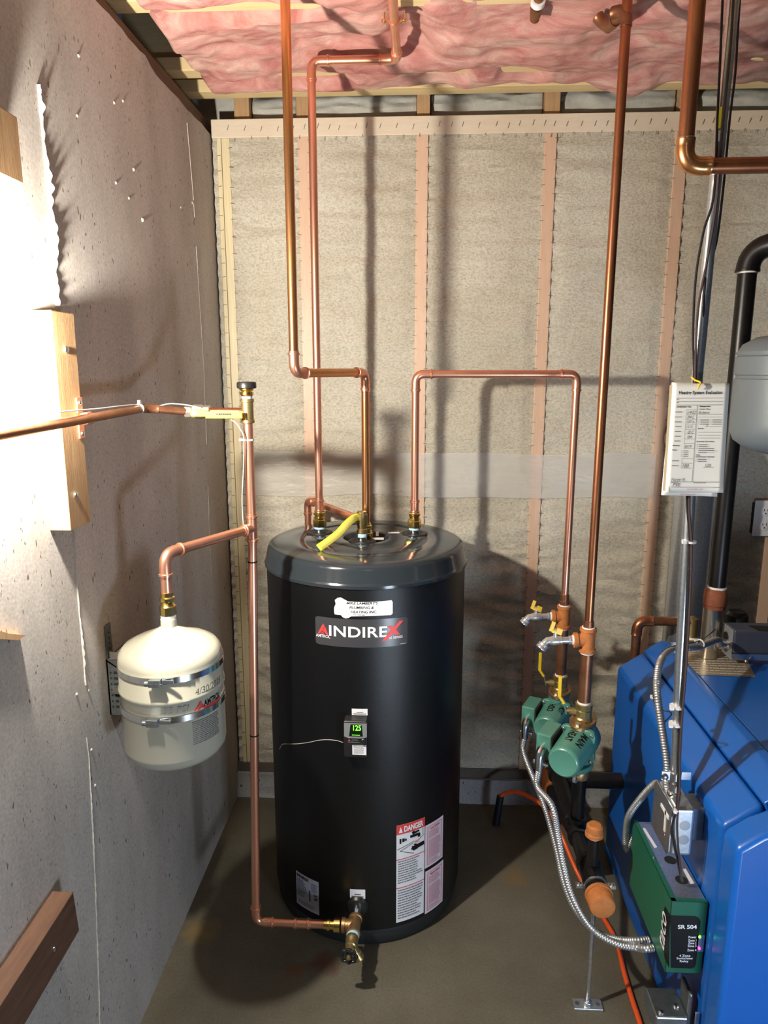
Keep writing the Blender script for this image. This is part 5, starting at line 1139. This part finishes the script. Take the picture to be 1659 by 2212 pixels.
for row, px in ((1170, 1487), (1527, 1460), (1565, 1458), (1752, 1458)):
    p = P(px, row, y=1.446 if row < 1700 else 1.393); m_ = MB()
    if row < 1700: m_.lathe(p + Vector((.002, .002, 0)), (.05, 0, 1), [(-.0022, .0145), (.0022, .0145)], 18).obox(p + Vector((-.012, -.010, .001)), (.004, 0, 0), (0, .003, 0), (0, 0, .003))
    else: m_.lathe(p + Vector((.003, 0, 0)), (.05, 0, 1), [(-.004, .006), (.004, .006)], 14)
    build('zip_tie', m_, 'zip_white', c2)
# flexible steel conduits
def fx(pts, lab, r=.0086, grp='flexible steel conduits'):
    return tag(build('flexible_conduit', flex(pts, r), 'flex_steel'), lab, 'conduit', grp)
gxl = GX0 - .001
g1p = P(1402, 2030, x=gxl); g2p = P(1412, 2047, x=gxl)
fx([endD, endD - UP*.05 + axD*.004, P(1160, 1700, y=1.86), P(1182, 1760, y=1.80), P(1203, 1840, y=1.72), P(1216, 1900, y=1.66), P(1240, 1960, y=1.60), P(1285, 2012, y=1.55), P(1340, 2030, y=1.50), Vector((g1p.x - .03, g1p.y - .004, g1p.z)), g1p], 'flexible steel conduit drooping from the HOT H2O pump to the green relay box')
fx([endE, endE - UP*.05 + axE*.004, P(1192, 1740, y=1.60), P(1205, 1800, y=1.585), P(1218, 1870, y=1.56), P(1238, 1940, y=1.53), P(1278, 2005, y=1.50), P(1330, 2038, y=1.47), P(1375, 2047, y=1.46), Vector((g2p.x - .02, g2p.y - .004, g2p.z)), g2p], 'flexible steel conduit drooping from the MAIN HEAT pump to the green relay box')
j0 = P(1405, 1725, y=JY1 - .02); g3 = Vector((GX0 + .02, GY1 + .0, GZ1 - .06))
fx([Vector((JX0 + .012, JY1 - .001, j0.z)), Vector((JX0 + .010, JY1 + .035, j0.z + .003)), P(1362, 1755, y=1.63), P(1352, 1800, y=1.66), P(1354, 1835, y=1.665), Vector((GX0 + .010, GY1 + .012, GZ1 - .055)), Vector((GX0 + .014, GY1 - .001, GZ1 - .080))], 'short flexible steel conduit curving from the junction box round behind the relay box')
fx([Vector((.566, 1.475, JZ1 - .002)), P(1440, 1690, y=1.478), P(1441, 1650, y=1.485), P(1428, 1560, y=1.52), P(1419, 1490, y=1.56), P(1423, 1440, y=1.62), P(1440, 1410, y=1.70), P(1468, 1402, y=1.76), P(1510, 1396, y=1.83), P(1550, 1382, y=1.93), ctl_in + Vector((-.022, -.002, -.002))], 'flexible steel conduit arching from the junction box up to the boiler control box', .0090)
fl = cable([(1436, 1560, 1.53), (1450, 1540, 1.50), (1420, 1530, 1.535), (1411, 1500, 1.555), (1414, 1445, 1.61), (1434, 1405, 1.695), (1462, 1394, 1.755), (1506, 1386, 1.83), (1530, 1372, 1.94), (1547, 1358, 2.02)], 'cable_black', 'thin black lead tied to the conduit arching up to the boiler control box', .0016)
for a, b_, yy in ((1413, 1508, 1.555), (1508, 1388, 1.835)): build('zip_tie', MB().torus(P(a + 5, b_ + 2, y=yy), (.25, .3, 1) if a < 1450 else (1, .7, .2), .0112, .0022, 18, 6).obox(P(a - 4, b_ - 3, y=yy), (.004, 0, 0), (0, .003, 0), (0, 0, .0035)), 'zip_white', fl)

# --- service tag hanging on the conduit: two sheets and a yellow wire
tgx = thing('service_tag', 'paper heating system evaluation form hung on the steel conduit by a yellow wire', 'paper tag', P(1506, 830, y=1.43))
TYp = 1.428
def sheet(c, bulge, yo):
    tl, tr_, br_, bl_ = c
    def f(u, v, o_=0.0):
        p = bl_.lerp(br_, u).lerp(tl.lerp(tr_, u), v)
        return p + Vector((0, yo - o_ + bulge*math.sin(PI*u)*.4*(1-v) - .012*max(0, .12 - v)*max(0, u - .75)*8, 0))
    return f
sb = sheet([P(1452, 826, y=TYp), P(1570, 832, y=TYp), P(1549, 1073, y=TYp), P(1429, 1070, y=TYp)], .002, .0025)
s2 = build('back_sheet', MB().grid(10, 16, lambda u, v: sb(u, v)), 'paper', tgx); s2.modifiers.new('t', 'SOLIDIFY').thickness = .0004
ss = sheet([P(1453, 829, y=TYp), P(1576, 828, y=TYp), P(1561, 1064, y=TYp), P(1437, 1063, y=TYp)], .004, .0)
s1 = build('front_sheet', MB().grid(12, 20, lambda u, v: ss(u, v)), 'paper', tgx); s1.modifiers.new('t', 'SOLIDIFY').thickness = .0004
sm_ = sheet([P(1447, 832, y=TYp), P(1460, 830, y=TYp), P(1444, 1062, y=TYp), P(1432, 1060, y=TYp)], .0, .0012)
build('middle_sheet', MB().grid(4, 12, lambda u, v: sm_(u, v)), 'paper_tan', tgx)
F = lambda o_=.0010: (lambda u, v: ss(u, v, o_))
put_text('Heating System Evaluation', sub(F(), .12, .895, .88, .935), 'ink_black', s1, bold=.02)
ln = [(.09, .90, .868, .871), (.09, .90, .838, .841), (.09, .90, .806, .809), (.08, .93, .098, .101), (.09, .94, .048, .051), (.455, .463, .10, .806),
      (.27, .45, .765, .767)] + [(.27, .45, .765 - .0445*k, .767 - .0445*k) for k in range(1, 9)] + [(.27, .274, .41, .765), (.25, .44, .315, .317), (.25, .44, .272, .274), (.25, .44, .225, .227), (.25, .254, .225, .316),
      (.49, .90, .722, .724), (.49, .90, .697, .699), (.62, .90, .610, .612), (.50, .90, .558, .560), (.50, .90, .531, .533), (.50, .90, .505, .507), (.70, .87, .388, .390), (.66, .82, .370, .372), (.63, .82, .235, .237)]
strips(F(), ln, 'ink_grey', s1, n=2)['kind'] = 'stuff'
for s, (u0, v0, u1, v1), bd_ in (('Combustion Test', (.09, .786, .35, .800), .03), ('Equipment', (.50, .786, .69, .801), .03), ('Heating Plant', (.50, .762, .69, .776), .02), ('Burner', (.50, .588, .60, .600), .02), ('Efficiency', (.07, .430, .20, .443), .03), ('Rating', (.07, .390, .15, .402), .03), ('Domestic Hot Water', (.49, .468, .80, .480), .02), ('Other', (.49, .345, .57, .356), .02), ('Combustion Chamber', (.49, .328, .82, .340), .02), ('CUSTOMER COPY', (.38, .022, .66, .034), .0)):
    put_text(s, sub(F(), u0, v0, u1, v1), 'ink_pink' if 'COPY' in s else 'ink_black', s1, bold=bd_)
for s, (u0, v0, u1, v1) in (('1/4/22', (.29, .728, .44, .756)), ('394 C', (.29, .684, .42, .712)), ('337 6', (.29, .642, .42, .668)), ('12.15', (.29, .602, .40, .622)), ('\u00d8 C', (.32, .545, .43, .575)), ('Buderus', (.49, .728, .68, .752)), ('04', (.32, .506, .40, .530)), ('87.9', (.29, .416, .40, .442)), ('180', (.27, .233, .38, .264)), ('Hunter N', (.09, .106, .33, .135)), ('PVE', (.12, .056, .26, .085)), ('2', (.63, .614, .66, .630)), ('125', (.66, .240, .77, .268))):
    put_text(s, sub(F(), u0, v0, u1, v1), 'ink_grey', s1, 'handwriting', shear=.3)
small = []
for v in (.745, .70, .655, .612, .568, .523, .480): small += [(.08 + .015*(v < .65), .20, v - .003, v + .003)]
for v in (.295, .250): small += [(.08, .20, v - .003, v + .003)]
for k, v in enumerate((.672, .653, .634)): small += [(.53, .68, v - .003, v + .003), (.74, .90, v - .003, v + .003)]
for v in (.445, .427, .409, .392, .372, .310, .292): small += [(.53, .68 + .12*(v in (.409, .392)), v - .003, v + .003)]
for v in (.387, .370, .354, .338): small += [(.27, .35, v - .003, v + .003)]
small += [(.09, .12, .857, .863), (.09, .12, .827, .833), (.08, .22, .086, .091), (.48, .70, .086, .091)]
strips(F(), small, 'ink_grey', s1, 'fine_print', n=2)['kind'] = 'stuff'
boxes = MB()
for (u, v) in ((.505, .672), (.505, .653), (.505, .634), (.715, .672), (.715, .653), (.715, .634), (.505, .445), (.505, .427), (.505, .409), (.505, .310), (.505, .292), (.72, .310), (.70, .445), (.70, .427), (.24, .387), (.24, .370), (.24, .354), (.24, .338)):
    for (a, b_, c, d) in ((u-.012, v-.005, u+.012, v-.0042), (u-.012, v+.0042, u+.012, v+.005), (u-.012, v-.005, u-.010, v+.005), (u+.010, v-.005, u+.012, v+.005)): boxes.grid(2, 2, sub(F(), a, b_, c, d))
build('tick_boxes', boxes, 'ink_grey', s1, smooth=False)['kind'] = 'stuff'
put_text('CUSTOMER COPY', sub(lambda u, v: sb(u, v, .001), .34, .006, .62, .018), 'ink_pink', s2)
build('yellow_wire', MB().tube(catmull([P(1494, 814, y=1.44), P(1501, 821, y=1.433), P(1513, 826, y=1.425), P(1510, 834, y=1.421), P(1507, 840, y=1.422)], 6), .0018, 8), 'yellow_plastic', tgx)

# --- fuel filter bagged at the boiler foot
t = thing('fuel_filter', 'dusty metal canister bracket at the foot of the boiler below the relay box', 'filter', (.57, 1.37, 0))
f0_ = P(1470, 2212, y=1.40)
build('canister', MB().lathe((.580, 1.398, 0), (0, 0, 1), [(.0, .030), (.02, .034), (.08, .034), (.105, .036), (.126, .031), (.132, .015), (.136, .012)], 32), 'bag_clear', t)
q = P(1430, 2150, y=1.40)
build('bracket', MB().box((.540, 1.36, .135), (.612, 1.44, .181)).box((.612, 1.368, .085), (.622, 1.42, .235)), 'zinc_dark', t, smooth=False, bevel=.004)
build('mount_plate', MB().box((.6225, 1.352, .085), (.6325, 1.356, .205)), 'galvanized', t, smooth=False, bevel=.001)
for c_ in ((.556, 1.372, .181), (.595, 1.39, .181)): screw(t, c_, (0, 0, 1), .007)
screw(t, (.602, 1.36, .160), (0, -1, 0), .006)
